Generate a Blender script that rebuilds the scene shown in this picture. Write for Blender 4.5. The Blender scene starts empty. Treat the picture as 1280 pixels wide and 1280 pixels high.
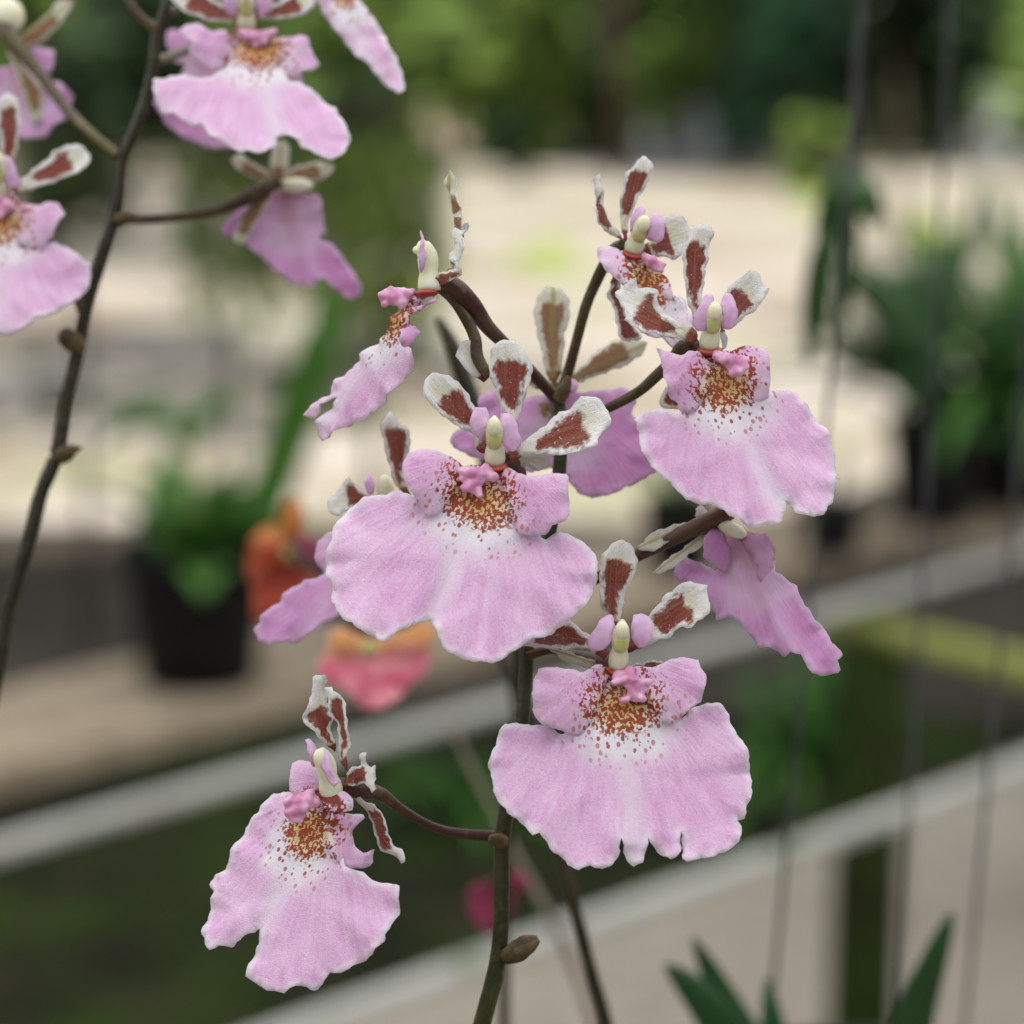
import bpy, bmesh, math, random
import numpy as np
from mathutils import Vector, Matrix, noise as mnoise
from mathutils.geometry import delaunay_2d_cdt

R = math.radians
scene = bpy.context.scene
col = scene.collection

# ------------------------------------------------------------------ camera
CAM_H, PITCH, LENS = 1.30, R(10.86), 85.0
K = 36.0 / LENS / 1280.0                       # photo pixel -> tangent
cam_d = bpy.data.cameras.new('camera')
cam_d.lens = LENS; cam_d.sensor_width = 36.0
cam_d.clip_start = 0.01; cam_d.clip_end = 600
cam_d.dof.use_dof = True
cam_d.dof.focus_distance = 0.312
cam_d.dof.aperture_fstop = 13.2
cam_d.dof.aperture_blades = 0
cam = bpy.data.objects.new('camera', cam_d); col.objects.link(cam)
cam.location = (0, 0, CAM_H)
cam.rotation_euler = (math.pi / 2 - PITCH, 0, 0)
scene.camera = cam
CM = Matrix.Translation((0, 0, CAM_H)) @ Matrix.Rotation(math.pi / 2 - PITCH, 4, 'X')
CR = CM.to_3x3()

# ------------------------------------------------------------------ sky, sun, exposure
SUN_EL, SUN_AZ = R(58), R(205)                 # azimuth of the sun, clockwise from +Y
w = bpy.data.worlds.new('World'); scene.world = w; w.use_nodes = True
nt = w.node_tree
sky = nt.nodes.new('ShaderNodeTexSky'); sky.sky_type = 'NISHITA'; sky.sun_disc = False
sky.sun_elevation = SUN_EL; sky.sun_rotation = SUN_AZ
sky.air_density = 1.0; sky.dust_density = 4.0; sky.ozone_density = 1.0
bg = nt.nodes['Background']; bg.inputs['Strength'].default_value = 0.10
nt.links.new(sky.outputs[0], bg.inputs['Color'])
sl = bpy.data.lights.new('sun', 'SUN'); sl.energy = 4.1; sl.angle = R(0.6); sl.color = (1.0, .965, .91)
so = bpy.data.objects.new('sun', sl); col.objects.link(so)
sdir = Vector((math.sin(SUN_AZ) * math.cos(SUN_EL), math.cos(SUN_AZ) * math.cos(SUN_EL), math.sin(SUN_EL)))
so.location = sdir * 40
so.rotation_euler = sdir.to_track_quat('Z', 'Y').to_euler()
vs = scene.view_settings
vs.view_transform = 'Standard'; vs.look = 'None'; vs.gamma = 1.0; vs.use_curve_mapping = False
vs.exposure = 0.64
scene.render.engine = 'CYCLES'
scene.cycles.use_denoising = True
scene.cycles.max_bounces = 8
scene.cycles.diffuse_bounces = 5
scene.cycles.transmission_bounces = 6
scene.cycles.transparent_max_bounces = 8
scene.cycles.sample_clamp_indirect = 6

# ------------------------------------------------------------------ helpers: space
def unp(px, py, d):                            # photo pixel at view depth d -> world
    return CM @ Vector(((px - 640) * K * d, -(py - 640) * K * d, -d))
def unpc(px, py, d):                           # the same in camera space
    return Vector(((px - 640) * K * d, -(py - 640) * K * d, -d))
def on_z(px, py, z):                           # photo pixel on the horizontal plane z
    r = CR @ Vector(((px - 640) * K, -(py - 640) * K, -1))
    return Vector((0, 0, CAM_H)) + r * ((z - CAM_H) / r.z)
def crop(ox, oy, s, pts):
    return [(ox + x / s, oy + y / s) for x, y in pts]

# ------------------------------------------------------------------ helpers: objects
WORLD = {}
def tag(o, label=None, cat=None, group=None, kind=None):
    if label: o['label'] = label
    if cat: o['category'] = cat
    if group: o['group'] = group
    if kind: o['kind'] = kind
    return o
def link(o, parent, origin):
    col.objects.link(o)
    origin = Vector(origin)
    WORLD[o.name] = origin
    if parent is not None:
        o.parent = parent
        o.location = origin - WORLD[parent.name]
    else:
        o.location = origin
    return o
def empty(name, loc, parent=None):
    o = bpy.data.objects.new(name, None); o.empty_display_size = 0.02
    return link(o, parent, loc)
def mesh_obj(name, verts, faces, mats, parent=None, smooth=True, origin=None, midx=None):
    if origin is None:
        n = len(verts)
        origin = Vector((sum(v[0] for v in verts) / n, sum(v[1] for v in verts) / n, min(v[2] for v in verts)))
    origin = Vector(origin)
    me = bpy.data.meshes.new(name)
    me.from_pydata([(v[0] - origin.x, v[1] - origin.y, v[2] - origin.z) for v in verts], [], faces)
    for m in (mats if isinstance(mats, (list, tuple)) else [mats]): me.materials.append(m)
    if smooth: me.polygons.foreach_set('use_smooth', [True] * len(me.polygons))
    if midx is not None: me.polygons.foreach_set('material_index', midx)
    me.update()
    return link(bpy.data.objects.new(name, me), parent, origin)
class MB:
    def __init__(s): s.v = []; s.f = []
    def box(s, x0, x1, y0, y1, z0, z1, M=None, bev=0.0):
        b = len(s.v)
        P = [(x, y, z) for z in (z0, z1) for y in (y0, y1) for x in (x0, x1)]
        s.v += [tuple(M @ Vector(p)) if M else p for p in P]
        s.f += [tuple(b + i for i in q) for q in ((0, 2, 3, 1), (4, 5, 7, 6), (0, 1, 5, 4), (2, 6, 7, 3), (0, 4, 6, 2), (1, 3, 7, 5))]
        return s
    def tube(s, pts, rad, n=8, cap=True):
        pts = [Vector(p) for p in pts]
        if not isinstance(rad, (list, tuple)): rad = [rad] * len(pts)
        up = Vector((0.31, 0.21, 0.93)); b = len(s.v)
        for i, p in enumerate(pts):
            t = (pts[min(i + 1, len(pts) - 1)] - pts[max(i - 1, 0)]).normalized()
            a = t.cross(up)
            if a.length < 1e-3: a = t.cross(Vector((1, 0, 0)))
            a.normalize(); c = t.cross(a)
            for k in range(n):
                q = 2 * math.pi * k / n
                s.v.append(tuple(p + (a * math.cos(q) + c * math.sin(q)) * rad[i]))
        for i in range(len(pts) - 1):
            for k in range(n):
                s.f.append((b + i * n + k, b + i * n + (k + 1) % n, b + (i + 1) * n + (k + 1) % n, b + (i + 1) * n + k))
        if cap:
            s.f.append(tuple(b + k for k in range(n))[::-1])
            e = b + (len(pts) - 1) * n
            s.f.append(tuple(e + k for k in range(n)))
        return s
    def lathe(s, prof, n=28, c=(0, 0, 0)):
        b = len(s.v)
        for r, z in prof:
            for k in range(n):
                q = 2 * math.pi * k / n
                s.v.append((c[0] + r * math.cos(q), c[1] + r * math.sin(q), c[2] + z))
        for i in range(len(prof) - 1):
            for k in range(n):
                s.f.append((b + i * n + k, b + i * n + (k + 1) % n, b + (i + 1) * n + (k + 1) % n, b + (i + 1) * n + k))
        return s
    def ball(s, c, r, ax=None, nu=12, nv=8, jit=0.0, rng=None):
        b = len(s.v); c = Vector(c)
        r = r if isinstance(r, (tuple, list)) else (r, r, r)
        ax = ax or (Vector((1, 0, 0)), Vector((0, 1, 0)), Vector((0, 0, 1)))
        for j in range(nv + 1):
            t = math.pi * j / nv
            for k in range(nu):
                q = 2 * math.pi * k / nu
                d = (math.sin(t) * math.cos(q) * r[0], math.sin(t) * math.sin(q) * r[1], math.cos(t) * r[2])
                p = c + ax[0] * d[0] + ax[1] * d[1] + ax[2] * d[2]
                if jit: p += (p - c) * jit * mnoise.noise(p * (1.3 / max(r)))
                s.v.append(tuple(p))
        for j in range(nv):
            for k in range(nu):
                s.f.append((b + j * nu + k, b + (j + 1) * nu + k, b + (j + 1) * nu + (k + 1) % nu, b + j * nu + (k + 1) % nu))
        return s
    def build(s, name, mat, parent=None, smooth=True, origin=None):
        return mesh_obj(name, s.v, s.f, mat, parent, smooth, origin)
def spline(pts, per=6):
    pts = [Vector(p) for p in pts]
    out = []
    for i in range(len(pts) - 1):
        p0 = pts[max(i - 1, 0)]; p1 = pts[i]; p2 = pts[i + 1]; p3 = pts[min(i + 2, len(pts) - 1)]
        for k in range(per):
            t = k / per
            out.append(0.5 * ((2 * p1) + (p2 - p0) * t + (2 * p0 - 5 * p1 + 4 * p2 - p3) * t * t + (3 * p1 - p0 - 3 * p2 + p3) * t ** 3))
    out.append(pts[-1])
    return out

# ------------------------------------------------------------------ helpers: node materials
class NT:
    def __init__(s, name):
        s.m = bpy.data.materials.new(name); s.m.use_nodes = True
        s.t = s.m.node_tree; s.t.nodes.clear()
        s.out = s.t.nodes.new('ShaderNodeOutputMaterial')
    def n(s, typ, **kw):
        x = s.t.nodes.new(typ)
        for k, v in kw.items(): setattr(x, k, v)
        return x
    def put(s, sock, v):
        if isinstance(v, bpy.types.NodeSocket): s.t.links.new(v, sock)
        elif isinstance(v, (tuple, list)) and len(v) == 3 and sock.type == 'RGBA': sock.default_value = (*v, 1)
        else: sock.default_value = v
    def math(s, op, a, b=0.0, c=None, clamp=False):
        x = s.n('ShaderNodeMath', operation=op); x.use_clamp = clamp
        s.put(x.inputs[0], a); s.put(x.inputs[1], b)
        if c is not None: s.put(x.inputs[2], c)
        return x.outputs[0]
    def add(s, a, b): return s.math('ADD', a, b)
    def sub(s, a, b): return s.math('SUBTRACT', a, b)
    def mul(s, a, b): return s.math('MULTIPLY', a, b)
    def step(s, x, lo, hi, a=0.0, b=1.0):      # smoothstep
        m = s.n('ShaderNodeMapRange', interpolation_type='SMOOTHSTEP')
        s.put(m.inputs[0], x); s.put(m.inputs[1], lo); s.put(m.inputs[2], hi); s.put(m.inputs[3], a); s.put(m.inputs[4], b)
        return m.outputs[0]
    def mix(s, f, a, b):
        m = s.n('ShaderNodeMix', data_type='RGBA')
        s.put(m.inputs[0], f); s.put(m.inputs[6], a); s.put(m.inputs[7], b)
        return m.outputs[2]
    def noise(s, vec, scale, detail=2.0, rough=0.5, dist=0.0):
        x = s.n('ShaderNodeTexNoise')
        if vec is not None: s.t.links.new(vec, x.inputs['Vector'])
        s.put(x.inputs['Scale'], scale); s.put(x.inputs['Detail'], detail); s.put(x.inputs['Roughness'], rough); s.put(x.inputs['Distortion'], dist)
        return x.outputs[0]
    def voro(s, vec, scale):
        x = s.n('ShaderNodeTexVoronoi'); s.t.links.new(vec, x.inputs['Vector']); s.put(x.inputs['Scale'], scale)
        return x
    def xyz(s, x, y, z=0.0):
        c = s.n('ShaderNodeCombineXYZ'); s.put(c.inputs[0], x); s.put(c.inputs[1], y); s.put(c.inputs[2], z)
        return c.outputs[0]
    def attr(s, name):
        a = s.n('ShaderNodeAttribute', attribute_name=name)
        q = s.n('ShaderNodeSeparateXYZ'); s.t.links.new(a.outputs['Vector'], q.inputs[0])
        return a.outputs['Vector'], q.outputs[0], q.outputs[1], q.outputs[2]
    def obj(s): return s.n('ShaderNodeTexCoord').outputs['Object']
    def pos(s): return s.n('ShaderNodeNewGeometry').outputs['Position']
    def bump(s, h, strength, dist):
        b = s.n('ShaderNodeBump'); s.put(b.inputs['Strength'], strength); s.put(b.inputs['Distance'], dist); s.put(b.inputs['Height'], h)
        return b.outputs[0]
    def surface(s, color, rough=0.5, spec=0.4, normal=None, trans=0.0, tcolor=None, metal=0.0):
        p = s.n('ShaderNodeBsdfPrincipled')
        s.put(p.inputs['Base Color'], color); s.put(p.inputs['Roughness'], rough)
        s.put(p.inputs['Specular IOR Level'], spec); s.put(p.inputs['Metallic'], metal)
        if normal is not None: s.t.links.new(normal, p.inputs['Normal'])
        sh = p.outputs[0]
        if trans > 0:
            tr = s.n('ShaderNodeBsdfTranslucent'); s.put(tr.inputs['Color'], tcolor if tcolor is not None else color)
            mx = s.n('ShaderNodeMixShader'); s.put(mx.inputs[0], trans)
            s.t.links.new(sh, mx.inputs[1]); s.t.links.new(tr.outputs[0], mx.inputs[2]); sh = mx.outputs[0]
        s.t.links.new(sh, s.out.inputs['Surface'])
        return s.m

def simple_mat(name, ca, cb, scale, rough=0.6, spec=0.3, bump=0.0, bdist=0.002, trans=0.0, detail=4.0, metal=0.0):
    t = NT(name); o = t.obj(); f = t.noise(o, scale, detail, 0.55)
    c = t.mix(t.step(f, .32, .66), ca, cb)
    nrm = t.bump(f, bump, bdist) if bump else None
    return t.surface(c, rough, spec, nrm, trans, metal=metal)

# lip: attribute fp = (u, v, edge distance) in cm from the throat; fq = (seed, spread, tint)
def lip_material(name, back=False, deep=(.735, .36, .665), light=(.885, .665, .865), white=(.89, .86, .92)):
    t = NT(name)
    fp, u, v, e = t.attr('fp'); fq, seed, spread, tint = t.attr('fq'); fr_, rimk, heartk, baseu = t.attr('fr')
    p2 = t.xyz(u, v, seed)
    rad = t.math('SQRT', t.add(t.mul(u, u), t.mul(v, v)))
    ang = t.math('ARCTAN2', u, t.add(v, .25))
    vein = t.noise(t.xyz(t.mul(ang, 11.0), t.mul(rad, 1.3), seed), 1.0, 3.0, .55)
    veinf = t.noise(t.xyz(t.mul(ang, 34.0), t.mul(rad, 2.2), seed), 1.0, 2.0, .5)
    big = t.noise(p2, 1.3, 3.0, .55)
    grain = t.noise(p2, 26.0, 3.0, .7)
    fine = t.noise(p2, 58.0, 1.0, .5)
    f = t.add(t.mul(big, .44), t.add(t.mul(vein, .48), t.mul(veinf, .34))); f = t.sub(f, .07)
    f = t.add(f, t.mul(t.sub(grain, .5), .46)); f = t.add(f, t.mul(t.sub(fine, .5), .42))  # fine speckle puts the lip's sparkle into the colour
    f = t.add(f, t.mul(tint, -1.0))
    pink = t.mix(t.step(f, .22, .86), deep, light)
    # pale rim, broken by the veins
    en = t.add(e, t.mul(t.sub(vein, .5), .16)); en = t.add(en, t.mul(t.sub(grain, .5), .08))
    c = t.mix(t.mul(t.step(en, -.02, .135, .85, .0), rimk), pink, white)
    # white throat and pale midline
    du = t.math('DIVIDE', u, t.mul(spread, .66)); dv = t.math('DIVIDE', t.sub(v, .74), .60)
    dd = t.math('SQRT', t.add(t.mul(du, du), t.mul(dv, dv)))
    dd = t.add(dd, t.mul(t.sub(big, .5), .5)); dd = t.add(dd, t.mul(t.sub(vein, .5), .7))
    cw = t.step(dd, .55, 1.25, 1.0, 0.0)
    ml = t.mul(t.step(t.math('ABSOLUTE', t.add(u, t.mul(t.sub(big, .5), .25))), .0, .26, .55, .0), t.step(v, .6, 1.1))
    c = t.mix(t.math('MAXIMUM', t.mul(cw, heartk), ml), c, white)
    if back:
        c = t.mix(.62, c, (.50, .20, .47))
        rib = t.mul(t.step(t.math('ABSOLUTE', u), .02, .22, 1.0, .0), t.step(v, 1.6, .1))
        c = t.mix(t.mul(rib, .45), c, (.42, .13, .16))
        bmp = t.bump(t.add(t.mul(veinf, .6), vein), .35, .0006)
        return t.surface(c, .6, .25, bmp, .22, c)
    # outer faded dots
    vd = t.voro(t.xyz(t.mul(u, 1.1), t.mul(v, .78), seed), 14.0)
    sep = t.n('ShaderNodeSeparateColor'); t.t.links.new(vd.outputs['Color'], sep.inputs[0])
    size = t.add(t.mul(sep.outputs[1], .32), .12)
    dot = t.step(t.sub(vd.outputs['Distance'], size), -.04, .07, 1.0, .0)
    zu = t.math('DIVIDE', u, t.mul(spread, .78)); zv = t.math('DIVIDE', t.sub(v, .62), .66)
    zr = t.math('SQRT', t.add(t.mul(zu, zu), t.mul(zv, zv)))
    keep = t.step(t.sub(sep.outputs[0], t.mul(zr, .50)), -.02, .02)
    dcol = t.mix(t.step(t.add(zr, t.mul(t.sub(sep.outputs[2], .5), .4)), .55, .85), (.30, .025, .012), (.62, .19, .22))
    c = t.mix(t.mul(t.mul(dot, keep), t.mul(t.step(zr, .95, 1.15, 1.0, .0), t.step(zr, .5, 1.0, .95, .66))), c, dcol)
    # yellow heart under a net of rust marks
    wu = t.math('DIVIDE', u, t.mul(spread, .50)); wv = t.math('DIVIDE', t.sub(v, .40), .44)
    wr = t.math('SQRT', t.add(t.mul(wu, wu), t.mul(wv, wv)))
    wn = t.add(wr, t.mul(t.sub(t.noise(p2, 9.0, 2.0), .5), .55))
    yu = t.math('DIVIDE', u, t.mul(spread, .40)); yv = t.math('DIVIDE', t.sub(v, .50), .34)
    yr = t.add(t.math('SQRT', t.add(t.mul(yu, yu), t.mul(yv, yv))), t.mul(t.sub(t.noise(p2, 9.0, 2.0), .5), .5))
    yel = t.mix(t.step(yr, .1, .8), (.74, .46, .08), (.86, .70, .40))
    c = t.mix(t.step(yr, .65, 1.12, .95, .0), c, yel)
    worm = t.noise(t.xyz(u, t.mul(v, .75), seed), 24.0, 1.2, .5, .5)
    th = t.step(wr, .15, 1.15, .475, .570)
    th = t.sub(th, t.mul(t.step(v, .38, .72), .060)); th = t.sub(th, t.mul(t.mul(t.step(wr, .45, .75), t.step(wr, 1.0, .85)), .035))
    rust = t.step(t.sub(worm, th), -.018, .030)
    c = t.mix(t.mul(rust, t.step(wn, 1.02, 1.22, 1.0, .0)), c, t.mix(grain, (.27, .024, .005), (.44, .085, .008)))
    # dark red collar below the column
    cu = t.math('DIVIDE', u, .19); cv = t.math('DIVIDE', t.sub(v, .02), .09)
    cr = t.math('SQRT', t.add(t.mul(cu, cu), t.mul(cv, cv)))
    c = t.mix(t.step(cr, .75, 1.15, 1.0, .0), c, (.24, .022, .012))
    h = t.add(t.mul(vein, 1.1), t.add(t.mul(veinf, .55), t.add(t.mul(grain, .35), t.mul(fine, .55))))
    bmp = t.bump(h, .5, .0004)
    return t.surface(c, .34, .5, bmp, .28, c)

# petals and sepals: fp = (along 0..1, across -1..1, edge 0..1), fq = (seed, blotch start, blotch end)
def petal_material(name, back=False, white=(.89, .89, .87), brown=(.185, .028, .017)):
    t = NT(name)
    fp, a, x, e = t.attr('fp'); fq, seed, b0, b1 = t.attr('fq')
    p2 = t.xyz(t.mul(a, 1.4), t.mul(x, .5), seed)
    big = t.noise(p2, 4.5, 3.0, .6); grain = t.noise(p2, 46.0, 2.0, .6)
    med = t.noise(p2, 13.0, 2.0, .6)
    ee = t.add(e, t.mul(t.sub(big, .5), .75)); ee = t.add(ee, t.mul(t.sub(grain, .5), .07)); ee = t.add(ee, t.mul(t.sub(med, .5), .40))
    m = t.step(ee, .16, .40)
    aa = t.add(a, t.mul(t.sub(big, .5), .22))
    m = t.mul(m, t.mul(t.step(t.sub(aa, b0), -.015, .03), t.step(t.sub(b1, aa), -.02, .04)))
    mb = t.step(t.add(a, t.mul(t.sub(big, .5), .10)), .10, .145, 1.0, .0)
    m = t.math('MAXIMUM', m, mb)
    m = t.mul(m, t.step(t.noise(p2, 22.0, 1.0), .72, .75, 1.0, .3))
    base = t.mix(t.mul(t.step(e, .3, .9), .7), white, (.74, .72, .50))
    base = t.mix(t.mul(t.step(a, .45, .05), .5), base, (.60, .55, .30))
    base = t.mix(t.mul(t.step(grain, .4, .7), .30), base, (.64, .62, .58))
    bc = t.mix(t.step(grain, .35, .7), brown, (.28, .055, .030)); bc = t.mix(t.mul(t.step(med, .48, .72), .35), bc, (.36, .10, .05))
    if back:
        base = t.mix(.35, base, (.50, .47, .22)); bc = t.mix(.45, bc, (.36, .25, .10))
        rib = t.step(t.math('ABSOLUTE', x), .04, .20, .8, .0)
        base = t.mix(rib, base, (.42, .38, .14)); bc = t.mix(rib, bc, (.30, .22, .07))
    c = t.mix(m, base, bc)
    vn = t.noise(t.xyz(t.mul(x, 7.0), t.mul(a, 1.6), seed), 1.0, 3.0, .6)
    c = t.mix(t.mul(t.step(vn, .45, .65), .10), c, (.56, .53, .42))
    bmp = t.bump(t.add(t.mul(vn, 1.2), t.add(t.mul(med, .8), t.mul(grain, .8))), .55, .0005)
    return t.surface(c, .4, .45, bmp, .16, c)

LIP_F = lip_material('orchid_lip_front'); LIP_B = lip_material('orchid_lip_back', True)
PET_F = petal_material('orchid_petal_front'); PET_B = petal_material('orchid_petal_back', True)
M = {}
M['cream'] = simple_mat('column_cream', (.68, .69, .44), (.84, .84, .72), 260, .4, .4, .4, .0003, .15)
M['cap'] = simple_mat('anther_cap', (.80, .77, .50), (.88, .87, .72), 450, .4, .4, .2, .0003, .12)
M['stigma'] = simple_mat('stigma', (.50, .51, .17), (.66, .66, .34), 500, .3, .5, .1, .0003, .1)
M['collar'] = simple_mat('collar', (.26, .022, .010), (.36, .04, .015), 600, .35, .5, .2, .0003)
M['wing'] = simple_mat('column_wing', (.60, .30, .57), (.82, .62, .82), 230, .45, .4, .3, .0003, .18)
M['callus'] = simple_mat('callus', (.56, .19, .38), (.78, .46, .64), 420, .3, .5, .3, .0003, .10)
def stem_mat(name, a, b, g):
    t = NT(name); o = t.obj(); n1 = t.noise(o, 45, 3, .6); n2 = t.noise(o, 420, 3, .6); n3 = t.noise(o, 1100, 1, .5)
    c = t.mix(t.step(n1, .4, .62), a, b); c = t.mix(t.mul(t.step(n2, .52, .68), .6), c, g)
    return t.surface(c, .42, .3, t.bump(t.add(n2, t.mul(n3, .6)), .5, .0005))
M['stem'] = stem_mat('flower_stem', (.018, .024, .006), (.040, .040, .012), (.075, .068, .024))
M['stem_dark'] = stem_mat('flower_stem_dark', (.013, .012, .005), (.030, .025, .011), (.050, .042, .020))
M['pedicel'] = stem_mat('pedicel', (.048, .030, .016), (.095, .075, .026), (.13, .10, .045))
M['pedicel_purple'] = stem_mat('pedicel_purple', (.050, .018, .016), (.10, .055, .03), (.14, .08, .05))
M['bract'] = simple_mat('bract', (.05, .032, .012), (.12, .08, .03), 400, .6, .3, .3, .0004)

# ------------------------------------------------------------------ a traced blade: curved sheet with thickness
def resample(P, step):
    P = np.array(P); n = len(P); out = []
    for i in range(n):
        p0, p1, p2, p3 = P[i - 1], P[i], P[(i + 1) % n], P[(i + 2) % n]
        k = max(1, int(np.linalg.norm(p2 - p1) / step))
        for j in range(k):
            q = j / k
            cr = 0.5 * ((2 * p1) + (p2 - p0) * q + (2 * p0 - 5 * p1 + 4 * p2 - p3) * q * q + (3 * p1 - p0 - 3 * p2 + p3) * q ** 3)
            out.append(0.55 * cr + 0.45 * (p1 * (1 - q) + p2 * q))
    return np.array(out)
def blade(name, parent, poly, base, tip, d, yaw=0.0, pitch=0.0, lip=None, blotch=(.2, .78), cup=0.0, bend=0.0, dome=0.0,
          ruffle=0.0, wave=7.0, cren=0.17, th=0.26, grid=0.75, mats=None, flip=False, seed=0, fold=0.0, tint=0.0, spread=1.0, groove=0.0, rim=None, heart=None):
    """poly: outline; base/tip: ends of the axis; d: view depth (m) of base; yaw/pitch: where the sheet faces; sizes in mm.
    lip=(throat, down) gives the lip's own colour frame."""
    rng = random.Random(seed * 77 + len(poly))
    ya, pi_ = R(yaw), R(pitch)
    n = Vector((math.sin(ya) * math.cos(pi_), math.sin(pi_), math.cos(ya) * math.cos(pi_)))
    B = unpc(base[0], base[1], d)
    def hit(p):
        r = unpc(p[0], p[1], 1.0)
        return r * (B.dot(n) / r.dot(n))
    T = hit(tip) - B; T -= n * T.dot(n); L = T.length * 1000
    ev = T.normalized(); eu = n.cross(ev)
    def loc(p):
        q = hit(p) - B
        return (q.dot(eu) * 1000, q.dot(ev) * 1000)
    P = np.array([loc(p) for p in poly])
    area = 0.5 * np.sum(P[:, 0] * np.roll(P[:, 1], -1) - P[:, 1] * np.roll(P[:, 0], -1))
    if area < 0: P = P[::-1]
    C = resample(P, 0.42)
    seg = np.linalg.norm(np.roll(C, -1, 0) - C, axis=1); arc = np.concatenate([[0], np.cumsum(seg)[:-1]])
    tg = np.roll(C, -1, 0) - np.roll(C, 1, 0); tg /= (np.linalg.norm(tg, axis=1)[:, None] + 1e-9)
    nr = np.stack([tg[:, 1], -tg[:, 0]], 1)
    dsp = np.zeros(len(C))
    for lam, am in ((3.4, .8), (1.9, .7), (1.15, .5)):
        ph = rng.random() * 6.28
        dsp += am * np.sin(2 * np.pi * arc / lam + ph + 1.3 * np.sin(arc / (lam * 2.7) + ph))
    C = C + nr * (dsp * cren * .6)[:, None]
    lo, hi = C.min(0), C.max(0)
    pts = []
    yy = lo[1]; row = 0
    while yy < hi[1]:
        xx = lo[0] + (grid / 2 if row % 2 else 0)
        while xx < hi[0]:
            pts.append((xx + rng.uniform(-.1, .1) * grid, yy + rng.uniform(-.1, .1) * grid)); xx += grid
        yy += grid * .866; row += 1
    pts = np.array(pts)
    A0 = C; A1 = np.roll(C, -1, 0)
    inside = np.zeros(len(pts), bool)
    for (x0, y0), (x1, y1) in zip(A0, A1):
        m = ((y0 > pts[:, 1]) != (y1 > pts[:, 1]))
        with np.errstate(divide='ignore', invalid='ignore'):
            xi = (x1 - x0) * (pts[:, 1] - y0) / (y1 - y0 + 1e-12) + x0
        inside ^= m & (pts[:, 0] < xi)
    pts = pts[inside]
    if len(pts):
        dist = np.sqrt(((pts[:, None, :] - C[None]) ** 2).sum(2)).min(1)
        pts = pts[dist > grid * .5]
    nb = len(C)
    allp = [Vector((float(a), float(b))) for a, b in C] + [Vector((float(a), float(b))) for a, b in pts]
    vo, eo, fo, ov, oe, of = delaunay_2d_cdt(allp, [(i, (i + 1) % nb) for i in range(nb)], [], 1, 1e-5)
    V = np.array([(p.x, p.y) for p in vo])
    D = np.sqrt(((V[:, None, :] - C[None]) ** 2).sum(2)); near = D.argmin(1); ed = D[np.arange(len(V)), near]; va = arc[near]
    emax = max(ed.max(), .01)
    U = V[:, 0]; W = V[:, 1]; half = max(abs(U).max(), .1)
    tt = np.clip(W / max(L, .1), -1, 2); uu = U / half
    cen = V.mean(0); rr = np.sqrt(((V - cen) ** 2).sum(1)); rr /= rr.max()
    z = cup * uu ** 2 + bend * tt * np.abs(tt) + dome * (1 - rr ** 2) - fold * np.abs(uu)
    z = z - groove * np.exp(-(U / 1.3) ** 2) * np.clip(tt * 1.6 - .3, 0, 1)
    if ruffle:
        p1, p2, p3 = (rng.random() * 6.28 for _ in range(3))
        wv = np.sin(2 * np.pi * va / wave + p1) + .6 * np.sin(2 * np.pi * va / (wave * .58) + p2) + .35 * np.sin(2 * np.pi * va / (wave * .31) + p3)
        z = z + ruffle * np.exp(-ed / (wave * .34)) * wv
        th_ = np.arctan2(U - cen[0], W - cen[1])
        z = z + ruffle * .95 * np.sin(6 * th_ + p2 + .8 * np.sin(2 * th_ + p1)) * rr ** 1.4 + ruffle * .45 * np.sin(13 * th_ + p3) * rr ** 2
    thick = th * np.clip(.45 + ed / 1.2, .45, 1.0)
    sgn = -1.0 if flip else 1.0
    F = [B + (eu * float(U[i]) + ev * float(W[i]) + n * float(z[i])) * .001 for i in range(len(V))]
    G = [F[i] - n * float(thick[i]) * .001 for i in range(len(V))]
    verts = [CM @ p for p in F] + [CM @ p for p in G]
    N = len(V); faces = []; mi = []
    # orientation of the triangles
    f0 = fo[0]; a_ = F[f0[1]] - F[f0[0]]; b_ = F[f0[2]] - F[f0[0]]
    same = a_.cross(b_).dot(n) > 0
    cnt = {}
    for f in fo:
        f = tuple(f) if same else tuple(f)[::-1]
        faces.append(f); mi.append(1 if flip else 0)
        faces.append(tuple(i + N for i in f[::-1])); mi.append(0 if flip else 1)
        for k in range(3):
            e_ = (f[k], f[(k + 1) % 3]); cnt[e_] = 1
    for (a_, b_) in list(cnt):
        if (b_, a_) not in cnt:
            faces.append((b_, a_, a_ + N, b_ + N)); mi.append(0)
    me_m = mats or ((LIP_F, LIP_B) if lip else (PET_F, PET_B))
    o = mesh_obj(name, verts, faces, me_m, parent, True, CM @ B, mi)
    me = o.data
    fp = np.zeros((2 * N, 3), np.float32); fq = np.zeros((2 * N, 3), np.float32)
    if lip:
        t0 = hit(lip[0]); dv = hit(lip[1]) - t0; dv -= n * dv.dot(n); dv.normalize(); du = n.cross(dv)
        if flip: du = -du
        q = [p - t0 for p in F]
        fp[:N, 0] = fp[N:, 0] = [p.dot(du) * 100 for p in q]
        fp[:N, 1] = fp[N:, 1] = [p.dot(dv) * 100 for p in q]
        fp[:N, 2] = fp[N:, 2] = ed / 10
        fq[:] = (seed * 3.7, spread, tint)
    else:
        fp[:N, 0] = fp[N:, 0] = W / max(L, .1); fp[:N, 1] = fp[N:, 1] = uu; fp[:N, 2] = fp[N:, 2] = ed / emax
        fq[:] = (seed * 3.7, blotch[0], blotch[1])
    side = name == 'side_lobe'
    fr = np.zeros((2 * N, 3), np.float32); fr[:] = (rim if rim is not None else (.45 if side else 1.0), heart if heart is not None else (.55 if side else 1.0), 0)
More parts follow.
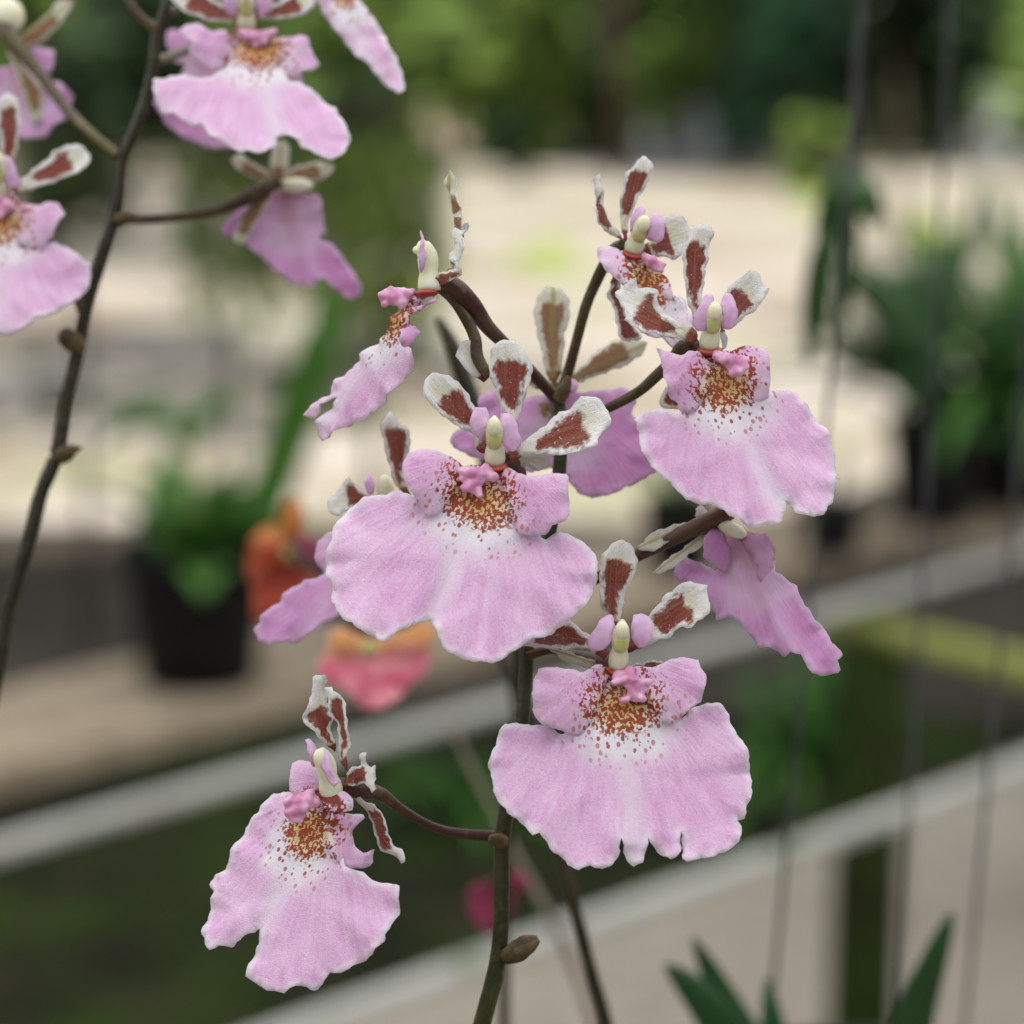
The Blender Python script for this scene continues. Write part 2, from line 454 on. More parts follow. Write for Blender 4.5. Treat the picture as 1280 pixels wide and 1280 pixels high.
    for nm, ar in (('fp', fp), ('fq', fq), ('fr', fr)):
        at = me.attributes.new(nm, 'FLOAT_VECTOR', 'POINT'); at.data.foreach_set('vector', ar.ravel())
    return o

def pxtube(name, parent, pts, r, mat, per=6, n=10):
    """pts: (px, py, depth); r in mm, one value or one for each point"""
    W = spline([unp(*p) for p in pts], per)
    if isinstance(r, (int, float)): rr = [r * .001] * len(W)
    else:
        rr = [float(x) * .001 for x in np.interp(np.linspace(0, len(r) - 1, len(W)), range(len(r)), r)]
    return MB().tube(W, rr, n).build(name, mat, parent)

def column(fl, base, top, d, fwd=2.5, r=1.35, wings=(), capfwd=1.0, stig=True, wingmat='wing', capmat='cap', side=(0, 0)):
    """base/top in photo pixels; fwd: how far the top leans to the viewer (mm); side: where the stigma faces"""
    r *= .96; top = (base[0] + (top[0] - base[0]) * .92, base[1] + (top[1] - base[1]) * .92)
    b = unpc(base[0], base[1], d); t = unpc(top[0], top[1], d - fwd * .001)
    ax = (t - b); L = ax.length; ax.normalize()
    face = Vector((side[0], side[1], 1)); face -= ax * face.dot(ax); face.normalize(); sx = ax.cross(face)
    S = CR; mm = .001
    mb = MB()
    pts, rad = [], []
    for q, k in ((0, 1.0), (.10, 1.08), (.25, 1.0), (.38, .82), (.50, .92), (.66, .95), (.80, .80), (.91, .52), (1.0, .2)):
        pts.append(CM @ (b + ax * L * q)); rad.append(k * r * mm)
    mb.tube(pts, rad, 18); mb.build('column', M['cream'], fl)
    axw = (S @ sx, S @ face, S @ ax)
    MB().ball(CM @ (b - ax * .0003 + face * r * mm * .35), (r * mm * 1.35, r * mm * 1.05, r * mm * .42), axw).build('collar', M['collar'], fl)
    if stig:
        MB().ball(CM @ (b + ax * L * .54 + face * r * mm * .42), (r * mm * .86, r * mm * .66, r * mm * 1.25), axw).build('stigma', M['stigma'], fl)
    if not stig: MB().ball(CM @ (b + ax * L * .82 + face * r * mm * .38), (r * mm * .62, r * mm * .70, r * mm * .95), axw, 14, 10).build('anther_cap', M[capmat], fl)
    else: MB().ball(CM @ (b + ax * L * .84 + face * r * mm * .52), (r * mm * .70, r * mm * .80, r * mm * 1.0), axw, 14, 10).build('anther_cap', M[capmat], fl)
    for poly, dd, ya in wings:
        cx = sum(p[0] for p in poly) / len(poly); cy = sum(p[1] for p in poly) / len(poly)
        poly = [(cx + (x - cx) * 1.16, cy + (y - cy) * 1.08) for x, y in poly]; ys = [p[1] for p in poly]
        blade('column_wing', fl, poly, (cx, max(ys)), (cx, min(ys)), d - dd * .001, ya, 0, mats=(M[wingmat], M[wingmat]), dome=.6, th=.5, cren=.12, grid=.5, ruffle=.08, wave=3)
def callus(fl, bumps, d, mat='callus', seed=1):
    """bumps: (px, py, radius mm, lift mm)"""
    mb = MB()
    web = []
    for i in range(len(bumps)):
        for j in range(i):
            a, b = bumps[i], bumps[j]; g = math.hypot(a[0] - b[0], a[1] - b[1]) * K * d * 1000
            if g < 2.4: web.append(((a[0] + b[0]) / 2, (a[1] + b[1]) / 2, (a[2] + b[2]) * .40, (a[3] + b[3]) / 2 - .35))
    for x, y, r, l in list(bumps) + web:
        mb.ball(CM @ unpc(x, y, d - (l - 1.0) * .001), r * (.00078 + .00048 * ((x * 7.3 + y * 3.1) % 1)), None, 14, 10, .35)
    o = mb.build('callus', M[mat], fl)
    rm = o.modifiers.new('remesh', 'REMESH'); rm.mode = 'VOXEL'; rm.voxel_size = .00022; rm.use_smooth_shade = True
    sm = o.modifiers.new('smooth', 'SMOOTH'); sm.iterations = 3; sm.factor = .5
    return o
def flower(spray, base, d, label):
    f = empty('flower', unp(base[0], base[1], d), spray)
    f['label'] = label
    return f
# ================================================================== the setting
rnd = random.Random(4)
def sheet(name, pts, z, mat):
    return tag(mesh_obj(name, [(p[0], p[1], z) for p in pts], [tuple(range(len(pts)))], mat, None, False, (0, 0, z)), kind='structure')
def mottled(name, cols, s1, s2, rough=.9, bump=.3, bd=.01):
    t = NT(name); p = t.pos(); a = t.noise(p, s1, 4, .6); b = t.noise(p, s2, 3, .6)
    c = t.mix(t.step(a, .38, .62), cols[0], cols[1]); c = t.mix(t.step(b, .45, .7), c, cols[2])
    return t.surface(c, rough, .08, t.bump(b, bump, bd))
M['soil'] = mottled('shaded_mossy_ground', ((.011, .012, .006), (.024, .042, .007), (.034, .027, .017)), 3.2, 9)  # moss and earth tones, darkened for the shade under the benches
M['concrete'] = mottled('aisle_concrete', ((.34, .295, .235), (.40, .36, .29), (.29, .26, .21)), 1.1, 14, bd=.004)
M['plaza'] = mottled('plaza_paving', ((.27, .225, .17), (.45, .405, .355), (.27, .275, .165)), .6, 1.1, bd=.004)
M['lawn'] = mottled('lawn_patch', ((.24, .29, .08), (.32, .36, .13), (.18, .24, .06)), 1.5, 12)
M['plastic'] = simple_mat('black_plastic', (.005, .005, .006), (.009, .009, .010), 30, .5, .12, .1)
M['potting'] = simple_mat('potting_bark', (.03, .02, .012), (.09, .06, .035), 90, .95, .1, .8, .004)
M['leaf'] = simple_mat('strap_leaf', (.045, .14, .018), (.085, .21, .035), 25, .45, .25, .15, .001, .25)
M['leaf_dark'] = simple_mat('dark_leaf', (.014, .05, .014), (.035, .095, .022), 25, .45, .25, .15, .001, .2)
M['leaf_pale'] = simple_mat('pale_leaf', (.26, .32, .10), (.38, .42, .18), 25, .5, .3, .15, .001, .3)
M['bark'] = simple_mat('tree_bark', (.05, .038, .025), (.11, .085, .06), 14, .9, .1, .6, .01)
M['galv'] = simple_mat('weathered_pipe', (.36, .36, .33), (.50, .50, .46), 9, .55, .4, .2, .002)
M['wire'] = simple_mat('hanger_wire', (.018, .020, .022), (.04, .042, .045), 120, .5, .4, 0)
M['timber'] = simple_mat('grey_timber', (.22, .175, .125), (.31, .255, .185), 22, .85, .2, .4, .003)
def moss(name, a, b, g, lo, hi):
    t = NT(name); o = t.pos(); n1 = t.noise(o, 7, 4, .6); n2 = t.noise(o, 26, 3, .6)
    c = t.mix(n2, a, b); c = t.mix(t.step(n1, lo, hi), c, g)
    return t.surface(c, .9, .08, t.bump(n2, .4, .003))
M['rail'] = moss('mossy_rail', (.34, .345, .32), (.50, .505, .47), (.10, .15, .05), .58, .70)
M['post'] = moss('mossy_post', (.012, .016, .005), (.026, .034, .010), (.022, .044, .008), .4, .6)
M['bar'] = moss('sunlit_mossy_bar', (.20, .235, .06), (.29, .32, .10), (.12, .16, .04), .5, .7)  # moss green lightened in colour for the sun on the crossbar

sheet('ground', [(-260, -120), (260, -120), (260, 300), (-260, 300)], 0.0, M['soil'])
# directions of the benches: along (ba) and across, away from the viewer (bn)
ZR = 0.70
r1a, r1b = on_z(0, 1062, ZR), on_z(1280, 694, ZR)
ba = (r1b - r1a); ba.z = 0; ba.normalize()
bn = Vector((-ba.y, ba.x, 0))
def lineto(p, s, q=0.0, z=None):
    v = p + ba * s + bn * q
    return Vector((v.x, v.y, p.z if z is None else z))
g0 = on_z(640, 1205, 0)
sheet('aisle_path', [lineto(g0, -6), lineto(g0, 9), lineto(g0, 9, -4.2), lineto(g0, -6, -4.2)], .012, M['concrete'])
pz = on_z(640, 640, 0)
sheet('plaza', [(-16, 6.3), (16, 6.9), (22, 29.0), (-22, 29.0)], .008, M['plaza'])

M['bed'] = mottled('shaded_soil', ((.055, .045, .034), (.085, .072, .055), (.04, .035, .026)), 2.2, 11)
sheet('shaded_ground', [(-14, 4.3), (14, 4.9), (14, 7.0), (-14, 6.45)], .004, M['bed'])  # dark brown strip behind the shelf, its shade put into the soil colour
# --- the empty bench frame: two pipes, a mossy crossbar, posts
bench = empty('bench_frame', (r1a.x, r1a.y, 0))
tag(bench, 'empty bench frame of two pale weathered rails with a mossy crossbar coloured as if sunlit and a mossy green post', 'bench')
def rail(p, q, r, name, mat, s0, s1):
    d = (q - p).normalized()
    MB().tube([p + d * (s0 + (s1 - s0) * i / 12) + Vector((0, 0, .0015 * math.sin(i * 1.7))) for i in range(13)], r, 14).build(name, mat, bench)
r2a, r2b = on_z(420, 1272, ZR), on_z(1280, 957, ZR)
rail(r1a, r1b, .0084, 'rail', M['rail'], -1.6, 3.0)
rail(r2a, r2b, .0084, 'rail', M['rail'], -1.6, 2.6)
cb = on_z(1092, 788, ZR - .03)
d2 = (on_z(1280, 836, ZR - .03) - cb).normalized()
MB().tube([cb - d2 * .06, cb + d2 * .4, cb + d2 * .95], .017, 12).build('crossbar', M['bar'], bench)
def post(p, top, r=.040, sides=12):
    MB().tube([(p.x, p.y, 0), (p.x, p.y, .3), (p.x + .002, p.y, top)], [r * 1.05, r, r * .97], sides).build('post', M['post'], bench)
post(cb, ZR - .047)
post(cb + d2 * .62, ZR - .047)
post(cb - ba * 2.6, ZR - .016); post(cb - ba * 2.6 + d2 * .62, ZR - .016)
MB().tube([cb - ba * 2.6 - d2 * .06 + Vector((0, 0, 0)), cb - ba * 2.6 + d2 * .95], .017, 12).build('crossbar', M['bar'], bench)

# --- the plank shelf behind it
ZS = 0.727
s0 = on_z(0, 958, ZS); s1 = on_z(0, 858, ZS)
wid = abs((s1 - s0).dot(bn)); wid = max(.14, min(.34, wid))
shelf = empty('plank_shelf', (s0.x, s0.y, 0)); tag(shelf, 'long grey timber plank shelf carrying black plant pots', 'shelf')
MS = Matrix(((ba.x, bn.x, 0, s0.x), (ba.y, bn.y, 0, s0.y), (0, 0, 1, 0), (0, 0, 0, 1)))
npl = 3; pw = wid / npl
for k in range(npl):
    o = MB().box(-1.6, 3.4, k * pw + .003, (k + 1) * pw - .003, ZS - .026, ZS, MS).build('plank', M['timber'], shelf, False)
    bv = o.modifiers.new('bevel', 'BEVEL'); bv.width = .003; bv.segments = 2
for s in (-1.3, -.3, 2.0, 3.2):
    for q in (.03, wid - .07):
        MB().box(s, s + .045, q, q + .045, 0, ZS - .0262, MS).build('leg', M['post'], shelf, False)
    MB().box(s + .046, s + .08, .01, wid - .01, ZS - .075, ZS - .027, MS).build('bearer', M['post'], shelf, False)

# --- plants
def ribbon(base, heading, elev, length, width, droop, seg=12, twist=0.0, keel=.25, tipw=.08):
    """one leaf: a folded strap that rises at elev and droops; returns verts, faces"""
    p = Vector(base); v, f = [], []
    h = Vector((math.sin(heading), math.cos(heading), 0)); side = Vector((h.y, -h.x, 0))
    e = elev; ds = length / seg
    for i in range(seg + 1):
        t = i / seg
        w = width * (min(1, .45 + t * 2.2) if t < .5 else max(tipw, math.cos((t - .5) * math.pi) ** .7 if t < 1 else tipw)) * .5
        up = h * -math.sin(e) + Vector((0, 0, math.cos(e)))
        sd = (side * math.cos(twist * t) + up * math.sin(twist * t))
        v += [tuple(p - sd * w + up * w * keel), tuple(p), tuple(p + sd * w + up * w * keel)]
        p = p + (h * math.cos(e) + Vector((0, 0, math.sin(e)))) * ds
        e -= droop / seg
    for i in range(seg):
        b = i * 3
        f += [(b, b + 1, b + 4, b + 3), (b + 1, b + 2, b + 5, b + 4)]
    return v, f
def leaf(parent, mat, *a, **k):
    v, f = ribbon(*a, **k)
    o = mesh_obj('leaf', v, f, mat, parent, True, Vector(a[0]))
    so_ = o.modifiers.new('thickness', 'SOLIDIFY'); so_.thickness = max(.0006, a[4] * .02); so_.offset = 0
    return o
def pot(parent, c, r, h, soil=True):
    x, y, z = c
    MB().lathe([(0.001, .001), (r * .74, .001), (r * .78, .004), (r * .96, h * .86), (r * .97, h * .88), (r * 1.04, h * .885), (r * 1.05, h * .99), (r * 1.03, h), (r * .95, h), (r * .94, h * .9), (r * .90, h * .86)], 36, (x, y, z)).build('pot', M['plastic'], parent)
    if soil:
        mb = MB().lathe([(0.001, h * .86), (r * .3, h * .875), (r * .6, h * .86), (r * .915, h * .85)], 30, (x, y, z)); mb.build('potting_mix', M['potting'], parent)
def potted(name, c, r, h, leaves, mat, label, cat='plant', group=None):
    """leaves: (heading deg, elevation deg, length, width, droop deg)"""
    e = empty(name, c); tag(e, label, cat, group)
    pot(e, c, r, h)
    for hd, el, ln, wd, dr in leaves:
        o = R(hd); b = Vector((c[0] + math.sin(o) * r * .25, c[1] + math.cos(o) * r * .25, c[2] + h * .85))
        leaf(e, mat, b, o, R(el), ln, wd, R(dr), twist=rnd.uniform(-.5, .5))
    return e
def fan(n, l0, l1, w0, w1, e0=55, e1=88, d0=10, d1=70):
    return [(rnd.uniform(0, 360), rnd.uniform(e0, e1), rnd.uniform(l0, l1), rnd.uniform(w0, w1), rnd.uniform(d0, d1)) for _ in range(n)]

pA = on_z(250, 852, ZS)
eA = potted('potted_plant', (pA.x, pA.y, ZS + .0005), .068, .13, fan(40, .06, .13, .026, .042, 15, 75, 15, 70), M['leaf'],
            'black pot of broad green leaves on the shelf near the orange flower')
def shelf_pot(px, py, r, h, leaves, mat, label, name='potted_plant', z=ZS):
    p = on_z(px, py, z)
    return potted(name, (p.x, p.y, z + .0005), r, h, leaves, mat, label)
shelf_pot(1168, 652, .062, .13, fan(48, .16, .36, .018, .034, 20, 88, 20, 100), M['leaf_dark'], 'black pot of long dark arching leaves on the far shelf, behind the wires')
shelf_pot(1268, 632, .066, .14, fan(48, .16, .38, .018, .036, 20, 88, 20, 100), M['leaf'], 'black pot of bright green arching leaves at the far end of the shelf')
shelf_pot(1040, 690, .040, .06, fan(8, .05, .10, .008, .014, 30, 80, 20, 60), M['leaf_dark'], 'tiny black pot with thin leaves on the shelf below the finely veined flower')
shelf_pot(850, 716, .045, .085, fan(9, .06, .10, .010, .016, 40, 80, 20, 60), M['leaf_dark'], 'small black pot on the shelf between the sharp spray and the tiny pot')
shelf_pot(470, 800, .045, .08, fan(8, .05, .10, .010, .016, 40, 80, 20, 60), M['leaf_dark'], 'small black pot on the shelf behind the widest flower')
# --- hanging pot on three wires, its leaves showing at the bottom
hp = empty('hanging_pot', unp(1085, 1720, .52)); tag(hp, 'hanging pot on three long wires, only its pointed leaves in view', 'plant')
hc = unp(1085, 1720, .52)
MB().lathe([(0.001, 0), (.028, 0), (.030, .002), (.040, .055), (.043, .056), (.043, .062), (.038, .062), (.036, .052)], 30, tuple(hc)).build('pot', M['plastic'], hp)
MB().lathe([(0.001, .052), (.02, .053), (.0362, .05)], 24, tuple(hc)).build('potting_mix', M['potting'], hp)
for (a, b, dd) in (((1081, -40), (962, 1285), .50), ((1189, -40), (1122, 1285), .545), ((1321, -40), (1206, 1285), .52)):
    p, q2 = unp(a[0], a[1], dd + .02), unp(b[0], b[1], dd)
    d = (p - q2).normalized()
    MB().tube([hc + (q2 - hc) * .0 + Vector(((q2 - hc).x * .55, (q2 - hc).y * .55, .06)), q2, (p + q2) * .5 + Vector((.0006, 0, 0)), p, p + d * .9], .0005, 8).build('wire', M['wire'], hp)
def px_leaf(parent, mat, pts, width, name='leaf', d=None):
    """a leaf along traced points (px, py, depth); widths in mm"""
    W = spline([unp(*p) for p in pts], 5); n = len(W); v, f = [], []
    for i, p in enumerate(W):
        t = i / (n - 1); w = width * .001 * .5 * max(.05, math.sin(math.pi * min(1, .22 + .78 * t)) ** .75 if t < 1 else .05)
        tg = (W[min(i + 1, n - 1)] - W[max(i - 1, 0)]).normalized()
        vd = CR @ Vector((.25, .2, 1)).normalized(); s = tg.cross(vd).normalized(); u = s.cross(tg)
        v += [tuple(p - s * w + u * w * .35), tuple(p), tuple(p + s * w + u * w * .35)]
    for i in range(n - 1):
        b = i * 3; f += [(b, b + 1, b + 4, b + 3), (b + 1, b + 2, b + 5, b + 4)]
    o = mesh_obj(name, v, f, mat, parent, True, W[0])
    s_ = o.modifiers.new('thickness', 'SOLIDIFY'); s_.thickness = .0007; s_.offset = 0
    return o
M['leaf_deep'] = simple_mat('deep_green_leaf', (.012, .055, .014), (.022, .085, .020), 60, .38, .45, .15, .0006, .2)
for pts, wd in (([(1060, 1560, .50), (960, 1400, .48), (890, 1270, .47), (832, 1205, .465)], 10), ([(1060, 1560, .50), (980, 1390, .48), (915, 1270, .475), (866, 1172, .47)], 8),
                ([(1070, 1560, .51), (1000, 1420, .49), (968, 1300, .48), (960, 1222, .48)], 7), ([(1090, 1560, .51), (1105, 1420, .49), (1140, 1270, .48), (1190, 1140, .475)], 10.5),
                ([(1060, 1560, .52), (1000, 1400, .5), (935, 1300, .5), (880, 1240, .5)], 9), ([(1085, 1560, .53), (1080, 1420, .52), (1110, 1320, .515), (1150, 1240, .51)], 8)):
    px_leaf(hp, M['leaf_deep'], pts, wd)

dA = (pA.y + .01) / math.cos(PITCH)
for pts, wd in (([(300, 700, dA), (345, 590, dA), (385, 470, dA - .02), (412, 390, dA - .03), (424, 320, dA - .03)], 42), ([(270, 690, dA), (262, 640, dA), (250, 600, dA)], 22), ([(240, 556, dA), (205, 522, dA), (165, 524, dA), (122, 562, dA - .01)], 24), ([(240, 556, dA), (258, 516, dA), (300, 484, dA)], 22),
                ([(240, 560, dA), (225, 540, dA), (222, 512, dA)], 16), ([(262, 690, dA), (300, 640, dA), (345, 625, dA)], 26), ([(235, 700, dA), (190, 650, dA), (170, 660, dA)], 24),
                ([(290, 720, dA), (320, 660, dA), (340, 620, dA - .02), (352, 590, dA - .02)], 24), ([(230, 720, dA), (205, 660, dA), (185, 620, dA)], 24)):
    px_leaf(eA, M['leaf'], pts, wd)
MB().tube([unp(250, 720, dA), unp(243, 640, dA), unp(240, 556, dA)], [.0045, .004, .003], 8).build('cane', M['leaf_pale'], eA)
# --- small dark plant tied to the first wire
ap = empty('wire_plant', unp(1062, 262, .70)); tag(ap, 'dark drooping air plant tied high on the hanging wire', 'plant')
for pts, wd in (([(1062, 215, .70), (1050, 245, .69), (1035, 275, .69), (1018, 290, .69)], 11), ([(1062, 215, .70), (1075, 240, .69), (1090, 262, .69), (1104, 272, .69)], 10),
                ([(1060, 225, .70), (1066, 245, .69), (1062, 275, .69)], 12), ([(1055, 255, .70), (1034, 300, .69), (1028, 360, .69), (1036, 400, .69)], 7),
                ([(1050, 262, .70), (1024, 330, .70), (1014, 400, .70), (1010, 462, .70)], 8), ([(1062, 260, .70), (1064, 310, .70), (1052, 380, .70), (1050, 430, .70)], 5),
                ([(1060, 225, .70), (1042, 255, .71), (1030, 275, .71)], 12), ([(1062, 222, .70), (1082, 252, .71), (1092, 285, .71)], 9)):
    px_leaf(ap, M['leaf_dark'], pts, wd)
MB().tube([unp(1078, 30, .565), unp(1071, 130, .63), unp(1062, 225, .70), unp(1056, 270, .70)], .0012, 8).build('tie_wire', M['wire'], ap)

# --- near bench below the picture, carrying the pots the sprays grow from
ZB = .86
nb_ = empty('near_bench', (0, .35, 0)); tag(nb_, 'timber bench below the orchids where their pots stand', 'bench')
for k in range(5):
    o = MB().box(-.75, .62, .08 + k * .125, .197 + k * .125, ZB - .024, ZB).build('plank', M['timber'], nb_, False)
for x in (-.68, .53):
    for y in (.10, .64):
        MB().box(x, x + .05, y, y + .05, 0, ZB - .0242).build('leg', M['bark'], nb_, False)
for px, dd, lab in ((500, .335, 'black pot under the sharp pink spray'), (-80, .37, 'black pot under the leaning spray'), (760, .52, 'black pot under the red flowered spray')):
    c = unp(px, 2000, dd)
    potted('orchid_pot', (c.x, c.y, ZB + .0005), .055 if px != 760 else .05, .12, fan(6, .07, .11, .018, .024, 20, 60, 20, 60), M['leaf'], lab, 'pot')

# --- low bright plants on the ground under the bench frame
for px, py, n, lab in ((985, 960, 26, 'low bright green leafy plant on the ground behind the mossy post'), (600, 1030, 18, 'low green plant on the ground below the red flowered spray'), (1035, 905, 20, 'small green plant on the ground beyond the mossy post'), (880, 1040, 16, 'small green ground plant close to the lower pale rail')):
    p = on_z(px, py, 0.0); e = empty('ground_plant', (p.x, p.y, 0)); tag(e, lab, 'plant')
    for i in range(n):
        leaf(e, M['leaf'], (p.x + rnd.uniform(-.05, .05), p.y + rnd.uniform(-.05, .05), 0), R(rnd.uniform(0, 360)), R(rnd.uniform(30, 80)), rnd.uniform(.12, .24), rnd.uniform(.025, .045), R(rnd.uniform(30, 100)), seg=8)
# --- out-of-view roof, added to shade the benches and soften their light
t = NT('added_shade_cloth'); nz = t.noise(t.pos(), 60, 2)
dif = t.n('ShaderNodeBsdfDiffuse'); t.put(dif.inputs[0], (.62, .63, .62)); tr = t.n('ShaderNodeBsdfTranslucent'); t.put(tr.inputs[0], (.93, .94, .93))
mx = t.n('ShaderNodeMixShader'); mx.inputs[0].default_value = .80
t.t.links.new(dif.outputs[0], mx.inputs[1]); t.t.links.new(tr.outputs[0], mx.inputs[2]); t.t.links.new(mx.outputs[0], t.out.inputs['Surface'])
roof = empty('added_shade_roof', (0, 1, 0)); tag(roof, 'unseen pale shade cloth roof on pipe posts, added to shade and soften light on the benches', 'roof')
RX0, RX1, RY0, RY1, RZ = -5.5, 5.5, -2.6, 4.6, 2.75
vv, ff = [], []
for j in range(13):
    for i in range(17):
        vv.append((RX0 + (RX1 - RX0) * i / 16, RY0 + (RY1 - RY0) * j / 12, RZ - .05 * (math.sin(math.pi * (i % 4) / 4) * math.sin(math.pi * (j % 4) / 4))))
for j in range(12):
    for i in range(16):
        ff.append((j * 17 + i, j * 17 + i + 1, j * 17 + i + 18, j * 17 + i + 17))
mesh_obj('added_shade_cloth', vv, ff, t.m, roof)
for x in (RX0, 0, RX1):
    for y in (RY0, RY1):
        if x == 0 and y == RY1: continue
        MB().tube([(x, y, 0), (x, y, RZ + .02)], .028, 10).build('post', M['galv'], roof)
for y in (RY0, 1.0, RY1):
    MB().tube([(RX0, y, RZ + .03), (RX1, y, RZ + .03)], .024, 10).build('purlin', M['galv'], roof)

# --- trees and shrubs beyond the plaza
def leaf_mat(name, a, b):
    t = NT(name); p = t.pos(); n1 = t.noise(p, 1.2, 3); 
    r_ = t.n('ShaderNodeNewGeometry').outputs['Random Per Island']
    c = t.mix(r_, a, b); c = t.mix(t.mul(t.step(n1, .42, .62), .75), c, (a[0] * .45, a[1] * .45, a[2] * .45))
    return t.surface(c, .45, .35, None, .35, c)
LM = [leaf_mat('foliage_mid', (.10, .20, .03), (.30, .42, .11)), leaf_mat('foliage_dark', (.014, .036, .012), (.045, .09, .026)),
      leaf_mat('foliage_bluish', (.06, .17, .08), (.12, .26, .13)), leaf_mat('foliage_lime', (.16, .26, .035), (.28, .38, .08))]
def foliage(name, parent, c, rad, n, size, mat, rg):
    v, f = [], []
    blobs = []
    for _ in range(rg.randint(9, 14)):
        a = rg.uniform(0, 6.28); r = math.sqrt(rg.random()) * .72; h = rg.uniform(-.75, .8)
        blobs.append((c[0] + rad[0] * r * math.cos(a), c[1] + rad[1] * r * math.sin(a), c[2] + rad[2] * h, rg.uniform(.28, .5)))
    for _ in range(n):
        b = rg.choice(blobs)
        d = Vector((rg.gauss(0, 1), rg.gauss(0, 1), rg.gauss(0, 1))).normalized() * (rg.random() ** .4)
        p = Vector((b[0] + d.x * rad[0] * b[3], b[1] + d.y * rad[1] * b[3], b[2] + d.z * rad[2] * b[3]))
        if p.z < .05: p.z = .05 + rg.random() * .1
        a = Vector((rg.gauss(0, 1), rg.gauss(0, 1), rg.gauss(0, .6))).normalized(); q = a.orthogonal().normalized()
        s = size * rg.uniform(.6, 1.4); i = len(v)
        v += [tuple(p - a * s), tuple(p + q * s * .42), tuple(p + a * s), tuple(p - q * s * .42)]
        f.append((i, i + 1, i + 2, i + 3))
    return mesh_obj(name, v, f, mat, parent, False)
def tree(px, Y, h, rad, mat, label, name='tree', low=.25, n=2600, size=.13, tr=.14, cat='tree', group=None, seed=0, trunk_h=None):
    rg = random.Random(seed); X = (px - 640) * K * Y
    e = empty(name, (X, Y, 0)); tag(e, label, cat, group)
    mb = MB(); top = h * .75
    lean = rg.uniform(-.15, .15)
    mb.tube([(X, Y, 0), (X + lean * .3, Y, top * .35), (X + lean, Y, top)], [tr, tr * .75, tr * .25], 10)
    for k in range(5):
        a = rg.uniform(0, 6.28); z = h * rg.uniform(low + .05, .6)
        mb.tube([(X + lean * z / top, Y, z), (X + math.cos(a) * rad * .4, Y + math.sin(a) * rad * .4, z + rad * .35), (X + math.cos(a) * rad * .75, Y + math.sin(a) * rad * .75, z + rad * .5)], [tr * .4, tr * .25, tr * .08], 6)
    mb.build('trunk', M['bark'], e)
    zc = h * (low + 1) / 2
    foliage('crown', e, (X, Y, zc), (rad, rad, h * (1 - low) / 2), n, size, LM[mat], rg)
    return e
def weeping(px, Y, y0, y1, w_px, n1, n2, label, seed, size=.02):
    rg = random.Random(seed); X = (px - 640) * K * Y; zt = CAM_H - (y0 - 60) * K * Y; zb = CAM_H - (y1 - 60) * K * Y; hw = w_px * K * Y / 2
    e = empty('weeping_shrub', (X, Y, 0)); tag(e, label, 'shrub')
    mb = MB(); mb.tube([(X, Y, 0), (X + .01, Y, zt * .6), (X, Y, zt)], [.012, .009, .004], 8)
    tips = []
    for i in range(15):
        a = rg.uniform(0, 6.28); r = hw * rg.uniform(.3, 1.0); q = Vector((X + math.cos(a) * r, Y + math.sin(a) * r, 0)); z2 = zb + (zt - zb) * rg.uniform(0, .6)
        P = spline([(X, Y, zt - .02), (X + (q.x - X) * .6, Y + (q.y - Y) * .6, zt + .02), (q.x, q.y, zt - (zt - z2) * .4), (q.x + rg.uniform(-.01, .01), q.y, z2)], 5)
        mb.tube(P, [.003] * (len(P) - 1) + [.001], 5); tips.append(P)
    mb.build('branches', M['bark'], e)
    for nm, n, mt, lo in (('crown', n1, LM[1], 0.0), ('young_leaves', n2, LM[3], .45)):
        v, f = [], []
        for _ in range(n):
            P = rg.choice(tips); p = P[min(len(P) - 1, int(len(P) * (lo + (1 - lo) * rg.random())))] + Vector((rg.gauss(0, .014), rg.gauss(0, .014), rg.gauss(-.01, .014)))
            d = Vector((rg.gauss(0, .5), rg.gauss(0, .5), -1)).normalized(); q = d.orthogonal().normalized(); q.rotate(Matrix.Rotation(rg.uniform(0, 6.28), 3, d)); s = size * rg.uniform(.7, 1.5); k = len(v)
            v += [tuple(p), tuple(p + d * s * .5 + q * s * .17), tuple(p + d * s), tuple(p + d * s * .5 - q * s * .17)]; f.append((k, k + 1, k + 2, k + 3))
        mesh_obj(nm, v, f, mt, e, False)
weeping(455, 4.2, 140, 480, 240, 900, 1700, 'weeping shrub with drooping dark and yellow-green leaves between the two sprays', 5, .034)
weeping(280, 4.6, 190, 400, 170, 600, 700, 'smaller weeping shrub behind the horizontal flower stalk', 6, .032)
weeping(95, 5.2, 150, 300, 130, 800, 250, 'dark weeping shrub behind the flower close beside the leaning stem', 7, .034)
for i, (X, Y, h) in enumerate(((-3.0, 7.0, 6.5), (3.3, 8.0, 7.0), (-4.6, 12.5, 8.0), (5.2, 14.5, 8.0), (-6.5, 18.0, 8.5))):  # unseen trees, added so their crowns break up the sun on the plaza
    tree(640 + X / (K * Y), Y, h, 2.3, i % 2, ('high-crowned green tree added out of view to dapple the plaza past the leaning spray', 'high-crowned dark tree added out of view to dapple the plaza past the hanging wires', 'unseen green tree added to cast dapples farther along the plaza past the leaning spray', 'unseen dark tree added to cast dapples farther along the plaza past the hanging wires', 'unseen green tree added to cast dapples near the far edge of the plaza past the leaning spray')[i], 'added_shade_tree', .55, 1000, .15, .10, 'tree', None, 200 + i)
